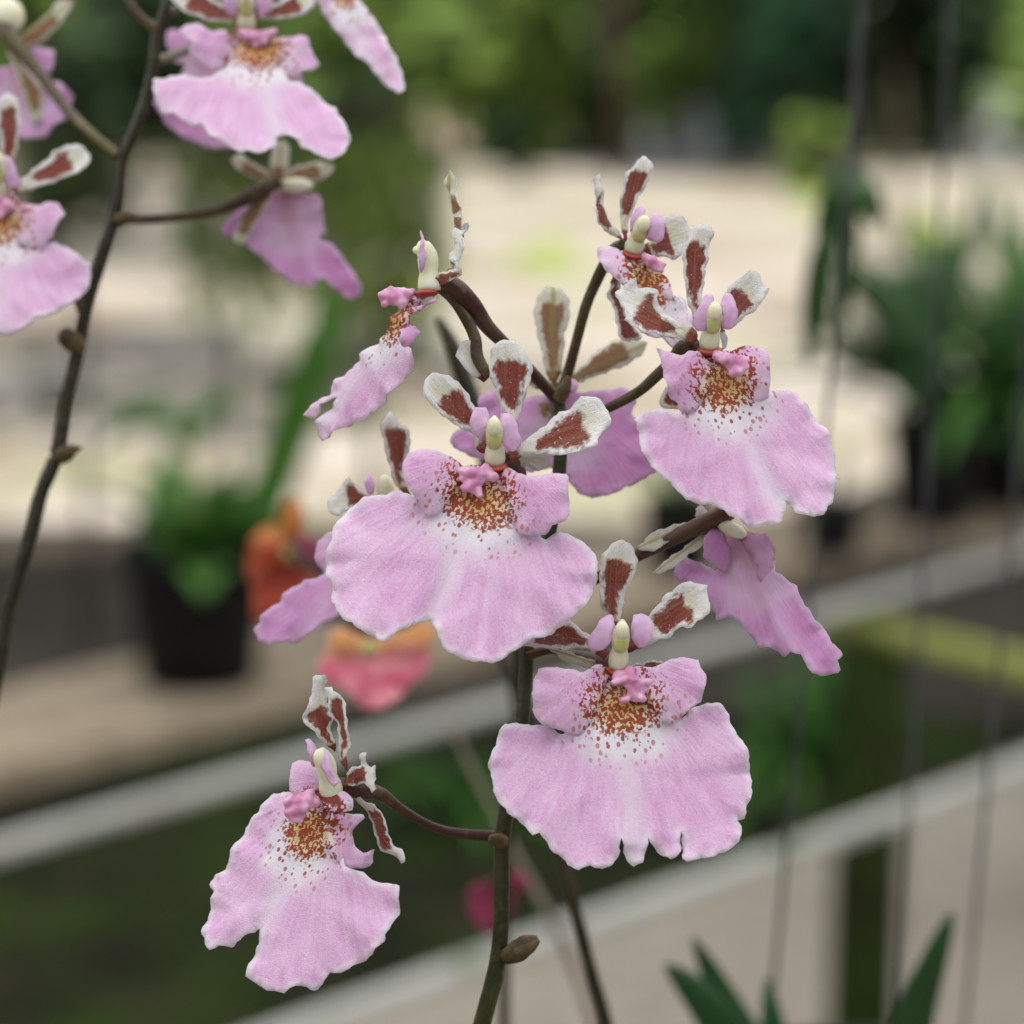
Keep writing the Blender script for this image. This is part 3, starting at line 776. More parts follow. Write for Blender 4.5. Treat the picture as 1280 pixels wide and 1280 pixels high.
shr = [(-120, 25.5, 2.6, 1.5, 0), (80, 26.5, 2.2, 1.2, 3), (215, 24.5, 2.8, 1.1, 1), (330, 25.0, 2.6, 1.1, 0), (455, 26.5, 2.5, 1.0, 3), (560, 27.5, 2.7, 1.1, 0), (650, 27.0, 2.4, .9, 3),
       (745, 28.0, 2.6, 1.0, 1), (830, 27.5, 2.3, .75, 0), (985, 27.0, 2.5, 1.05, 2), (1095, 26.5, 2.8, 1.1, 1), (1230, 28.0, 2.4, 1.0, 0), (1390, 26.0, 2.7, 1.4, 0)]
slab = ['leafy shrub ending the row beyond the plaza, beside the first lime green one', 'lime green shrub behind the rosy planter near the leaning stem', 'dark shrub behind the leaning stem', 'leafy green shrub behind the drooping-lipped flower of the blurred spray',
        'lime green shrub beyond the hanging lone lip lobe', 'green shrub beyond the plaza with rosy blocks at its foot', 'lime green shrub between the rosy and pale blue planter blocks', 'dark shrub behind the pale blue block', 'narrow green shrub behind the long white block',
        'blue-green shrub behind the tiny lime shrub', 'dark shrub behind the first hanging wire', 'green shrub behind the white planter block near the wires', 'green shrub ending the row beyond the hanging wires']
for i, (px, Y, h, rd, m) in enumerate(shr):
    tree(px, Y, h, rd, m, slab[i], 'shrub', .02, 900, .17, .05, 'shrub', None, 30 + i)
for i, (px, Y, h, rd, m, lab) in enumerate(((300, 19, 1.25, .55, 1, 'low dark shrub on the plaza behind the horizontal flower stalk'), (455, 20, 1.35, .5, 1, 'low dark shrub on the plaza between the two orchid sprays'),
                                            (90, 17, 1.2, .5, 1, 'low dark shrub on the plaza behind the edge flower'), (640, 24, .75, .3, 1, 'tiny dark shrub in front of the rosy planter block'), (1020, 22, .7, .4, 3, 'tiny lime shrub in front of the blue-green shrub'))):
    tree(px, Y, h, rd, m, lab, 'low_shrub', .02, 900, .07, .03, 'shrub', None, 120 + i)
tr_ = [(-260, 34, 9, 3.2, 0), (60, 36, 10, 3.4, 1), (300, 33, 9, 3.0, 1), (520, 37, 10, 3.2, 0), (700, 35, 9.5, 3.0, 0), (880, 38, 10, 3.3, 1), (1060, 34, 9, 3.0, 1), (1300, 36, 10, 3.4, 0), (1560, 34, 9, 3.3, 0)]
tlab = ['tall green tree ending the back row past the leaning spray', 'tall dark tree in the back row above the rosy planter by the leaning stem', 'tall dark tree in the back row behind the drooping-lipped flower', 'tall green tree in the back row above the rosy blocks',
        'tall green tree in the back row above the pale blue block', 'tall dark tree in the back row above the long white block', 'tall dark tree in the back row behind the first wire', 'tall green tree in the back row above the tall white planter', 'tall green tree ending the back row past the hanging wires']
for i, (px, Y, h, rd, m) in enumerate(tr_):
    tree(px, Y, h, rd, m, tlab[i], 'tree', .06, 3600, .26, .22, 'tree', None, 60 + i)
tree(770, 23.5, 7.5, 1.9, 0, 'tree with slim brown trunk standing in front of the shrubs', 'tree', .36, 2200, .16, .07, 'tree', None, 81)
tree(1125, 15.5, 2.9, .55, 1, 'dark low-hanging tree with slim trunk close behind the hanging wires', 'tree', .30, 3800, .09, .03, 'tree', None, 82)

# --- hedge behind the camera, added out of view to cut front light
for i in range(7):
    tree(640 + (i - 3) * 1.9 / (K * 3.2), 3.2, 2.5, 1.15, 1, 'dark hedge bush added unseen behind the camera to cut front light', 'added_hedge_bush', .02, 2600, .10, .04, 'hedge', 'hedge bushes added to block light', 140 + i)
    e = bpy.data.objects[[o.name for o in col.objects if o.name.startswith('added_hedge_bush')][-1]]
    e.location.y = -3.1
# --- blocks, pots and a lawn on the plaza
M['white_block'] = simple_mat('whitewashed_block', (.56, .60, .64), (.66, .69, .72), 3, .8, .2, .2)
M['blue_block'] = simple_mat('pale_blue_block', (.34, .44, .52), (.45, .54, .60), 3, .8, .2, .2)
M['rosy_block'] = simple_mat('rosy_block', (.42, .30, .27), (.52, .40, .36), 3, .85, .2, .2)
def block(px, py, w_, h_, dpt, mat, label, rz=0.0):
    p = on_z(px, py, .008); mb = MB()
    Mx = Matrix.Translation((p.x, p.y, .009)) @ Matrix.Rotation(rz, 4, 'Z')
    e = empty('planter_block', (p.x, p.y, .009)); tag(e, label, 'planter')
    o = mb.box(-w_ / 2, w_ / 2, -dpt / 2, dpt / 2, 0, h_, Mx).build('trough', mat, e, False)
    b = o.modifiers.new('bevel', 'BEVEL'); b.width = .03; b.segments = 2
    MB().box(-w_ / 2 - .03, w_ / 2 + .03, -dpt / 2 - .03, dpt / 2 + .03, h_ + .001, h_ + .06, Mx).build('rim', mat, e, False)
    foliage('leaves', e, (p.x, p.y, h_ + .12), (w_ * .4, dpt * .4, .10), 60, .06, LM[0], random.Random(int(px)))
block(762, 198, .7, .8, .5, M['blue_block'], 'pale blue planter block at the far edge of the plaza', .2)
block(880, 205, 1.5, .62, .4, M['white_block'], 'long low white planter block at the far edge of the plaza', -.1)
block(1245, 208, 1.1, .8, .5, M['white_block'], 'tall white planter block behind the hanging wires', .15)
block(672, 185, .9, .7, .5, M['rosy_block'], 'rosy brick planter block next to the pale blue one', 0)
block(110, 178, .9, .8, .5, M['rosy_block'], 'rosy brick planter block behind the leaning stem', 0)
block(560, 190, .6, .6, .5, M['rosy_block'], 'small rosy planter block in front of the green shrub', 0)
for px, py, lab in ((340, 488, 'small black nursery pot standing alone on the plaza near the strap leaf'), (64, 520, 'small black nursery pot on the plaza just behind the leaning stem')):
    p = on_z(px, py, .008); e = empty('nursery_pot', (p.x, p.y, .0085)); tag(e, lab, 'pot'); pot(e, (p.x, p.y, .0085), .06, .1)
def patch(px0, px1, py0, py1, z=.013):
    P = []
    for i in range(28):
        a = 2 * math.pi * i / 28; r = 1 + .18 * math.sin(3 * a + px0) + .1 * math.sin(7 * a)
        P.append(on_z((px0 + px1) / 2 + (px1 - px0) / 2 * r * math.cos(a), (py0 + py1) / 2 + (py1 - py0) / 2 * r * math.sin(a), z))
    return sheet('lawn', [(p.x, p.y) for p in P], z, M['lawn'])
patch(640, 730, 300, 345); patch(985, 1060, 215, 270); patch(1120, 1220, 270, 340, .014); patch(420, 560, 330, 380)
# ================================================================== the flower spray in focus
A_ = lambda *p: crop(380, 400, 2.845, p)
B_ = lambda *p: crop(500, 400, 4, p)
C_ = lambda *p: crop(600, 660, 4, p)
D_ = lambda *p: crop(660, 800, 4, p)
E_ = lambda *p: crop(240, 830, 4, p)
E3 = lambda *p: crop(230, 830, 2.976, p)
F_ = lambda *p: crop(720, 180, 4, p)
G_ = lambda *p: crop(760, 380, 4, p)
H_ = lambda *p: crop(370, 200, 3.555, p)
I_ = lambda *p: crop(540, 330, 4.13, p)
J_ = lambda *p: crop(780, 600, 4.267, p)
Q_ = lambda *p: crop(300, 500, 3.2, p)
S_ = lambda *p: crop(180, 0, 4, p)
T_ = lambda *p: crop(0, 200, 2.667, p)
U_ = lambda *p: crop(0, 0, 4, p)
one = lambda f, x, y: f((x, y))[0]

FD = 0.312
spray = empty('orchid_spray', unp(500, 2000, .335))
tag(spray, 'sharp upright spray of pink orchids with brown-blotched white petals on a dark stem', 'orchid')

pxtube('stem', spray, [(500, 2000, .335), (520, 1700, .332), (565, 1430, .328), (602, 1282, .325), (620, 1212, .324), (626, 1165, .324), (627, 1100, .324),
                       (629, 1040, .324), (640, 975, .324), (652, 905, .324), (657, 850, .325), (664, 760, .326), (690, 650, .327), (699, 590, .327),
                       (701, 530, .327), (697, 492, .327)],
       [1.5, 1.4, 1.3, 1.25, 1.15, 1.12, 1.1, 1.1, 1.05, 1.02, 1.0, .98, .95, .95, .92, .8], M['stem'])
def bract(parent, pts, name='bract', mat='bract', r=(1.0, 1.5, 1.3, .3)):
    return pxtube(name, parent, pts, list(r), M[mat], 5, 8)
bract(spray, [(631, 1196, .323), (645, 1190, .322), (658, 1180, .322), (672, 1172, .322)])
bract(spray, [(634, 1198, .3225), (650, 1192, .321), (663, 1184, .3212), (674, 1176, .321)], r=(.6, 1.1, .8, .2))
bract(spray, [(627, 1052, .323), (622, 1050, .322), (612, 1048, .3215)], r=(1.1, 1.0, .5))
bract(spray, [(697, 500, .326), (706, 486, .3255), (711, 470, .3255)], r=(1.0, .9, .35))

# --- flower in the middle
f = flower(spray, one(B_, 475, 725), FD, 'large pink flower facing the viewer, widest lip of the spray, one shallow notch')
T0, TD = one(B_, 462, 722), one(A_, 450, 1060)
blade('lip', f, A_((345, 600), (300, 610), (215, 625), (150, 670), (110, 720), (95, 780), (75, 840), (80, 910), (100, 932), (100, 1000), (130, 1055),
      (180, 1095), (240, 1130), (285, 1150), (330, 1120), (385, 1090), (430, 1068), (450, 1060), (470, 1110), (495, 1165), (530, 1195), (590, 1215),
      (650, 1228), (700, 1210), (750, 1175), (800, 1140), (860, 1120), (920, 1080), (980, 1030), (1020, 980), (1045, 900), (1040, 830), (1010, 790),
      (950, 755), (900, 755), (860, 770), (800, 745), (760, 660), (740, 570), (700, 525), (620, 512), (540, 520), (500, 580), (470, 650), (420, 650)),
      T0, TD, FD, 0, 16, lip=(T0, TD), cup=-1.6, bend=.8, ruffle=.42, wave=7, groove=.6, seed=1, spread=1.12, cren=.15)
blade('side_lobe', f, B_((330, 770), (285, 712), (235, 680), (170, 655), (100, 648), (50, 665), (15, 710), (8, 760), (25, 820), (45, 860), (80, 910),
      (115, 960), (160, 985), (205, 960), (235, 900), (270, 840)), one(B_, 270, 770), one(B_, 10, 780), FD - .0012, 14, 8, lip=(T0, TD), dome=1.7,
      ruffle=.15, wave=6, seed=1, tint=.10, spread=1.12, cren=.06)
blade('side_lobe', f, B_((500, 760), (540, 738), (600, 772), (680, 790), (760, 772), (830, 775), (852, 800), (845, 850), (852, 960), (830, 1010), (770, 1035),
      (730, 1075), (670, 1088), (610, 1070), (570, 1030), (560, 980), (555, 900), (510, 820)), one(B_, 540, 830), one(B_, 850, 870), FD - .0012, -12, 10,
      lip=(T0, TD), dome=1.5, ruffle=.2, wave=6, seed=1, tint=.08, spread=1.12, cren=.12)
callus(f, [(*one(B_, 300, 752), .55, 3.0), (*one(B_, 335, 758), .6, 3.3), (*one(B_, 370, 762), .75, 3.4), (*one(B_, 415, 765), .8, 3.2), (*one(B_, 460, 782), .72, 3.0),
           (*one(B_, 480, 790), .5, 3.0), (*one(B_, 385, 800), .7, 3.4), (*one(B_, 365, 825), .6, 3.5), (*one(B_, 330, 842), .55, 3.6), (*one(B_, 392, 850), .6, 3.6),
           (*one(B_, 398, 875), .48, 3.6), (*one(B_, 310, 838), .4, 3.6), (*one(B_, 430, 740), .7, 2.2)], FD)
column(f, one(B_, 475, 712), one(B_, 472, 462), FD + .0003, 3.5, 1.32, wings=(
    (B_((365, 470), (380, 440), (420, 445), (437, 480), (430, 540), (415, 600), (375, 570), (352, 510)), 2.2, 20),
    (B_((510, 475), (548, 472), (578, 508), (590, 560), (605, 590), (590, 635), (560, 652), (530, 630), (512, 560)), 2.6, -20)), side=(-.1, -.2))
blade('dorsal_sepal', f, B_((555, 490), (515, 455), (485, 380), (455, 280), (450, 200), (470, 140), (500, 105), (545, 98), (590, 112), (625, 160), (660, 215),
      (665, 280), (640, 350), (615, 420), (590, 490), (560, 560), (530, 600), (510, 560)), one(B_, 535, 600), one(B_, 560, 95), FD + .002, -6, 0, blotch=(.02, .80),
      cup=.9, bend=.6, ruffle=.12, wave=5, seed=2)
blade('petal', f, B_((365, 575), (300, 540), (230, 500), (150, 440), (110, 390), (97, 345), (120, 295), (165, 268), (220, 290), (280, 330), (320, 380),
      (358, 440), (385, 520), (430, 620), (440, 670), (400, 665), (375, 620)), one(B_, 430, 665), one(B_, 120, 300), FD + .0012, 22, 6, blotch=(.1, .74), cup=.7,
      bend=1.0, ruffle=.1, wave=5, seed=3, fold=-.5)
blade('petal', f, B_((545, 705), (530, 665), (600, 622), (660, 575), (720, 540), (790, 480), (870, 440), (920, 400), (970, 390), (1020, 420), (1060, 490),
      (1050, 540), (1000, 590), (1000, 640), (950, 655), (860, 680), (790, 680), (720, 672), (640, 672), (590, 695)), one(B_, 535, 690), one(B_, 1040, 480),
      FD + .0012, -18, 14, blotch=(.30, .79), cup=.9, bend=.6, ruffle=.16, wave=5, seed=4)
blade('lateral_sepal', f, B_((480, 700), (560, 640), (640, 660), (740, 670), (755, 720), (690, 755), (650, 740), (560, 720)), one(B_, 490, 700), one(B_, 745, 715), FD + .0055, 0, -20,
      blotch=(.9, .91), cup=.5, seed=5)
pxtube('pedicel', f, [(*one(B_, 505, 690), FD + .002), (*one(B_, 560, 715), FD + .005), (*one(B_, 600, 760), FD + .010), (660, 620, FD + .0135), (694, 640, FD + .0145)], [1.0, 1.0, .8, .65, .7], M['pedicel_purple'])

# --- flower to the lower right
f = flower(spray, one(C_, 690, 695), FD, 'broad pink flower with finger-like notches in its lower edge, below the widest flower')
T0, TD = one(C_, 690, 700), one(D_, 530, 985)
blade('lip', f, [(632, 903), (624, 910), (622, 925), (615, 937), (611, 952), (614, 967), (617, 982), (622, 1000), (635, 1015), (650, 1027), (666, 1043),
      (674, 1042), (685, 1055), (687, 1060), (707, 1076), (710, 1081)] + D_((250, 1150), (310, 1135), (370, 1145), (425, 1125), (450, 1080), (458, 1020), (464, 995),
      (474, 1030), (482, 1060), (495, 1110), (530, 1130), (570, 1110), (590, 1060), (600, 990), (618, 1030), (660, 1070), (710, 1098), (745, 1088), (758, 1060),
      (761, 980), (764, 955), (770, 980), (768, 1060), (770, 1098), (795, 1114), (850, 1100), (920, 1085), (990, 1060), (1040, 1020), (1072, 975), (1070, 930),
      (1052, 898), (1085, 890), (1097, 860), (1090, 822), (1112, 805), (1128, 750), (1120, 680), (1110, 580), (1075, 500), (1040, 450), (1015, 410), (1005, 350),
      (960, 318), (900, 312), (840, 325), (780, 380), (720, 400), (660, 330), (610, 200), (520, 130), (370, 135), (330, 220), (320, 360), (250, 450), (170, 465), (110, 430), (0, 418)),
      T0, TD, FD, 2, 14, lip=(T0, TD), cup=-1.4, bend=.6, ruffle=.42, wave=7, groove=.6, seed=6, spread=1.12, cren=.15)
blade('side_lobe', f, C_((650, 730), (620, 690), (570, 685), (510, 720), (430, 705), (360, 698), (290, 705), (270, 760), (252, 830), (262, 890), (275, 950), (310, 985),
      (370, 1000), (440, 1035), (500, 1030), (550, 980), (570, 900), (610, 820)), one(C_, 590, 790), one(C_, 260, 840), FD - .0012, 12, 6, lip=(T0, TD), dome=1.6, ruffle=.25,
      wave=6, seed=6, tint=.09, spread=1.12, cren=.12)
blade('side_lobe', f, C_((730, 720), (780, 690), (880, 697), (950, 660), (1040, 650), (1090, 660), (1105, 700), (1140, 750), (1125, 800), (1105, 870), (1050, 910),
      (1000, 965), (950, 985), (900, 970), (880, 900), (840, 830), (770, 770)), one(C_, 800, 790), one(C_, 1130, 760), FD - .0012, -10, 8, lip=(T0, TD), dome=1.4, ruffle=.25,
      wave=6, seed=6, tint=.05, spread=1.12, cren=.10)
callus(f, [(*one(C_, 668, 772), .5, 3.2), (*one(C_, 690, 765), .6, 3.2), (*one(C_, 725, 760), .75, 3.2), (*one(C_, 765, 762), .75, 3.2), (*one(C_, 805, 775), .55, 3.2),
           (*one(C_, 840, 770), .48, 3.2), (*one(C_, 872, 765), .45, 3.2), (*one(C_, 775, 800), .6, 3.4), (*one(C_, 770, 830), .55, 3.5), (*one(C_, 735, 858), .5, 3.5),
           (*one(C_, 712, 860), .42, 3.5), (*one(C_, 808, 852), .5, 3.5), (*one(C_, 822, 856), .4, 3.5), (*one(C_, 750, 728), .8, 2.0), (*one(C_, 690, 732), .6, 2.0)], FD)
column(f, one(C_, 690, 692), one(C_, 715, 440), FD + .0003, 3.5, 1.28, wings=(
    (C_((655, 440), (625, 445), (590, 480), (560, 530), (548, 570), (560, 605), (595, 610), (630, 585), (655, 540), (662, 490)), 2.4, 15),
    (C_((775, 440), (805, 432), (840, 450), (860, 490), (858, 550), (830, 590), (795, 592), (770, 560), (765, 500)), 2.6, -15)), side=(.05, -.25))
blade('dorsal_sepal', f, C_((625, 450), (605, 400), (595, 340), (590, 290), (598, 200), (600, 130), (640, 110), (650, 75), (710, 60), (760, 90), (775, 130), (780, 200),
      (750, 270), (725, 340), (705, 420), (700, 520), (650, 520)), one(C_, 670, 520), one(C_, 700, 60), FD + .002, 6, 0, blotch=(.02, .78), cup=.8, bend=.5, ruffle=.14, wave=5, seed=7)
blade('petal', f, C_((620, 660), (560, 612), (480, 602), (380, 605), (280, 595), (190, 585), (170, 540), (230, 480), (330, 460), (390, 470), (440, 465), (500, 510), (545, 540), (600, 580), (640, 620)),
      one(C_, 630, 650), one(C_, 180, 540), FD + .0025, 10, 18, blotch=(.05, .80), cup=.8, ruffle=.14, wave=5, seed=8)
blade('petal', f, C_((735, 625), (725, 590), (800, 540), (850, 440), (900, 380), (950, 330), (1010, 285), (1080, 275), (1140, 290), (1135, 330), (1160, 380), (1150, 430),
      (1100, 470), (1060, 500), (1000, 500), (950, 545), (880, 570), (800, 605)), one(C_, 735, 610), one(C_, 1140, 330), FD + .0015, -16, 8, blotch=(.36, .78), cup=.9,
      bend=.6, ruffle=.16, wave=5, seed=9)
blade('lateral_sepal', f, C_((340, 600), (420, 612), (500, 640), (590, 670), (620, 690), (560, 700), (480, 690), (420, 660), (365, 625)), one(C_, 620, 690), one(C_, 340, 602), FD + .005, 0, -10, blotch=(.9, .91), seed=10, flip=True)
blade('lateral_sepal', f, C_((720, 700), (790, 680), (840, 664), (905, 668), (940, 690), (900, 720), (800, 730)), one(C_, 720, 705), one(C_, 935, 690), FD + .004, 0, -10, blotch=(.1, .95), seed=11)
pxtube('pedicel', f, [(*one(C_, 680, 680), FD + .002), (*one(C_, 590, 655), FD + .006), (*one(C_, 480, 640), FD + .010), (690, 812, FD + .0125), (659, 820, FD + .0128)], [.95, .95, .75, .6, .7], M['pedicel_purple'])

# --- flower to the lower left
f = flower(spray, one(E_, 690, 655), FD, 'pink flower turned aside on a lone low stalk, lip split by one deep notch')
T0, TD = one(E_, 680, 665), one(E3, 285, 985)
blade('lip', f, E3((385, 475), (320, 478), (290, 520), (250, 570), (215, 620), (185, 690), (155, 765), (110, 785), (95, 820), (115, 850), (100, 900), (85, 980), (90, 1020),
      (120, 1065), (150, 1050), (180, 1055), (230, 1020), (285, 985), (278, 1040), (255, 1100), (252, 1160), (290, 1195), (340, 1215), (385, 1225), (430, 1195), (480, 1215),
      (510, 1190), (540, 1150), (590, 1145), (640, 1110), (690, 1080), (730, 1030), (755, 970), (780, 900), (785, 840), (775, 815), (700, 810), (670, 780), (600, 750),
      (575, 700), (570, 620), (590, 540), (560, 490), (480, 480)), T0, TD, FD + .001, -24, 12, lip=(one(E_, 668, 668), TD), cup=-1.6, bend=.8, ruffle=.42, wave=7, groove=.7, seed=12, spread=.82, cren=.15)
blade('side_lobe', f, E_((640, 560), (630, 520), (590, 490), (530, 480), (500, 500), (490, 560), (485, 630), (520, 660), (590, 665), (640, 630)), one(E_, 620, 630), one(E_, 520, 490), FD + .0015, 5, 20,
      lip=(one(E_, 668, 668), TD), dome=.8, ruffle=.12, wave=5, seed=12, tint=.02, cren=.06, spread=.8)
blade('side_lobe', f, E_((690, 740), (760, 742), (840, 745), (845, 760), (812, 800), (795, 850), (815, 910), (850, 940), (915, 930), (905, 990), (870, 1015), (790, 1020), (730, 1000),
      (680, 940), (670, 860)), one(E_, 700, 860), one(E_, 900, 970), FD - .001, 18, 0, lip=(one(E_, 668, 668), TD), dome=.6, cup=1.6, ruffle=.35, wave=5, seed=12, tint=.10, cren=.06, spread=.8)
blade('side_lobe', f, E_((630, 690), (640, 650), (700, 636), (770, 645), (805, 680), (802, 730), (740, 748), (680, 735)), one(E_, 700, 650), one(E_, 740, 740), FD - .0005, 0, 25, lip=(one(E_, 690, 668), TD), dome=1.0, seed=13, cren=.04, tint=-.2, spread=.9)
callus(f, [(*one(E_, 480, 690), .55, 3.6), (*one(E_, 500, 660), .55, 3.2), (*one(E_, 530, 690), .8, 3.4), (*one(E_, 575, 680), .85, 3.0), (*one(E_, 620, 690), .8, 2.4), (*one(E_, 475, 745), .55, 3.6),
           (*one(E_, 510, 735), .7, 3.6), (*one(E_, 555, 720), .7, 3.4), (*one(E_, 510, 780), .55, 3.4), (*one(E_, 545, 785), .5, 3.0), (*one(E_, 590, 650), .7, 2.4), (*one(E_, 490, 765), .4, 3.6)], FD)
column(f, one(E_, 700, 650), one(E_, 645, 402), FD, 2.5, 1.5, wings=(
    (E_((575, 385), (590, 375), (610, 420), (622, 500), (612, 515), (588, 480), (576, 430)), 1.5, 35),
    (E_((652, 432), (670, 425), (695, 480), (722, 585), (708, 604), (680, 560), (658, 490)), 3.2, -40)), side=(-.9, -.1), stig=False)
blade('petal', f, E_((720, 440), (690, 420), (650, 380), (600, 330), (572, 290), (568, 210), (590, 170), (600, 110), (595, 65), (640, 52), (665, 85), (662, 140), (682, 220), (694, 262), (704, 330), (718, 400)),
      one(E_, 722, 440), one(E_, 615, 60), FD + .0005, 35, 0, blotch=(.02, .62), cup=-.5, bend=.7, ruffle=.28, wave=5, seed=14)
blade('dorsal_sepal', f, E_((772, 535), (740, 490), (735, 420), (730, 340), (690, 250), (660, 160), (650, 118), (680, 115), (740, 160), (765, 200), (770, 240), (787, 300), (785, 400), (780, 500)),
      one(E_, 765, 530), one(E_, 660, 115), FD + .0015, -35, 0, blotch=(.02, .84), cup=.5, bend=-.6, ruffle=.2, wave=5, seed=15)
blade('petal', f, E_((752, 612), (758, 560), (800, 530), (845, 505), (840, 470), (892, 450), (880, 490), (900, 515), (938, 518), (930, 560), (936, 630), (915, 645), (890, 607), (840, 602)),
      one(E_, 755, 590), one(E_, 930, 540), FD + .001, -20, 14, blotch=(.02, .70), cup=.6, bend=1.0, ruffle=.4, wave=4, seed=16)
blade('lateral_sepal', f, E_((768, 625), (810, 640), (870, 685), (920, 700), (960, 760), (990, 860), (1005, 910), (1060, 940), (1066, 985), (1050, 992), (1010, 960), (960, 940), (930, 900), (900, 800), (860, 720), (790, 655)),
      one(E_, 770, 632), one(E_, 1055, 985), FD + .003, -20, -10, blotch=(.35, .82), cup=.5, ruffle=.15, wave=5, seed=17)
pxtube('pedicel', f, [(*one(E_, 740, 610), FD + .0015), (*one(E_, 830, 625), FD + .003), (*one(E_, 940, 650), FD + .006), (497, 1008, FD + .008), (530, 1028, FD + .010), (565, 1040, FD + .0112), (626, 1046, FD + .012)],
       [1.15, 1.2, 1.0, .7, .6, .62, .8], M['pedicel_purple'])

# --- flower to the upper right
f = flower(spray, one(F_, 665, 1015), FD, 'pink flower with finely veined lip and a wavy white petal beside its column')
T0, TD = one(F_, 672, 1025), one(G_, 850, 985)
blade('lip', f, G_((150, 560), (190, 525), (250, 515), (330, 540), (390, 535), (440, 480), (450, 380), (440, 290), (480, 235), (570, 228), (650, 250), (720, 330), (740, 420), (785, 450),
      (815, 425), (870, 425), (930, 430), (975, 470), (1010, 520), (1050, 570), (1090, 620), (1115, 680), (1138, 740), (1140, 800), (1156, 884), (1130, 862), (1125, 930), (1110, 1000),
      (1060, 1060), (1000, 1080), (930, 1045), (900, 1000), (880, 985), (882, 1050), (850, 1100), (780, 1115), (700, 1120), (640, 1090), (560, 1030), (510, 1000), (430, 990), (370, 950),
      (330, 900), (290, 860), (240, 820), (200, 750), (170, 700), (175, 620)), T0, TD, FD + .0005, 12, 14, lip=(T0, TD), cup=-1.4, bend=.9, ruffle=.34, wave=7, groove=.6, seed=18,
      spread=1.02, cren=.17, tint=.05)
blade('side_lobe', f, G_((500, 290), (470, 250), (430, 242), (390, 238), (370, 255), (320, 250), (240, 222), (262, 290), (270, 370), (290, 440), (310, 480), (345, 500), (350, 535), (400, 545),
      (440, 530), (480, 470), (500, 390)), one(G_, 470, 330), one(G_, 260, 300), FD - .001, 16, 4, lip=(T0, TD), dome=1.2, ruffle=.25, wave=5, seed=18, tint=.16, cren=.16)
blade('side_lobe', f, G_((600, 270), (620, 240), (680, 215), (750, 212), (800, 240), (822, 280), (820, 380), (805, 470), (760, 487), (715, 480), (690, 420), (680, 340)), one(G_, 680, 320),
      one(G_, 820, 330), FD - .001, -22, 6, lip=(T0, TD), dome=1.7, ruffle=.15, wave=6, seed=18, tint=.18, cren=.07)
callus(f, [(*one(G_, 550, 262), .7, 2.4), (*one(G_, 590, 275), .8, 3.0), (*one(G_, 630, 285), .85, 3.2), (*one(G_, 670, 290), .85, 3.4), (*one(G_, 690, 315), .7, 3.6), (*one(G_, 650, 335), .7, 3.6),
           (*one(G_, 620, 345), .5, 3.4), (*one(G_, 705, 275), .45, 3.2), (*one(G_, 715, 270), .3, 3.2), (*one(G_, 540, 248), .5, 2.0)], FD)
column(f, one(F_, 665, 1012), one(F_, 695, 772), FD + .0003, 3.2, 1.3, wings=(
    (F_((680, 765), (650, 760), (620, 800), (597, 850), (590, 900), (610, 932), (640, 925), (662, 870), (680, 810)), 2.4, 20),
    (F_((745, 752), (770, 750), (795, 800), (805, 860), (790, 905), (760, 922), (735, 915), (738, 860), (732, 800)), 2.6, -15)), side=(.25, -.2))
blade('dorsal_sepal', f, F_((600, 930), (570, 830), (545, 740), (528, 640), (522, 560), (540, 490), (580, 420), (630, 398), (670, 420), (682, 460), (662, 520), (652, 600), (642, 680), (628, 770), (620, 860), (625, 930)),
      one(F_, 612, 935), one(F_, 645, 400), FD + .0018, 18, 0, blotch=(.02, .82), cup=.7, bend=.5, ruffle=.13, wave=5, seed=19)
blade('petal', f, F_((725, 930), (715, 880), (740, 780), (770, 730), (820, 680), (880, 640), (920, 650), (940, 700), (966, 730), (950, 780), (900, 830), (830, 880), (780, 920)), one(F_, 715, 935),
      one(F_, 950, 690), FD + .0012, -18, 6, blotch=(.28, .66), cup=.8, bend=.6, ruffle=.14, wave=5, seed=20)
blade('petal', f, F_((608, 985), (580, 1005), (500, 975), (420, 960), (340, 945), (290, 920), (240, 880), (262, 858), (228, 790), (205, 735), (250, 700), (300, 668), (320, 712), (405, 732), (412, 790), (450, 850),
      (520, 892), (565, 900), (605, 935)), one(F_, 605, 965), one(F_, 225, 740), FD + .0008, 12, 6, blotch=(.22, .74), cup=.9, bend=-.8, ruffle=.22, wave=5, seed=21, cren=.18)
blade('lateral_sepal', f, G_((420, 240), (330, 400), (280, 420), (258, 480), (262, 512), (345, 532), (380, 500), (420, 400)), one(G_, 420, 250), one(G_, 270, 500), FD + .004, 0, -14, blotch=(.05, .95), seed=22)
blade('lateral_sepal', f, F_((722, 930), (745, 925), (758, 970), (750, 1020), (728, 1030)), one(F_, 725, 930), one(F_, 742, 1025), FD + .003, 0, 0, blotch=(.9, .91), seed=23)
pxtube('pedicel', f, [(*one(G_, 430, 200), FD + .002), (*one(G_, 370, 222), FD + .004), (*one(G_, 320, 290), FD + .006), (*one(G_, 250, 352), FD + .008), (*one(G_, 150, 440), FD + .010), (*one(G_, 0, 520), FD + .012), (725, 525, FD + .0145), (703, 545, FD + .0152)],
       [1.0, 1.05, .9, .78, .72, .68, .68, .75], M['pedicel'])

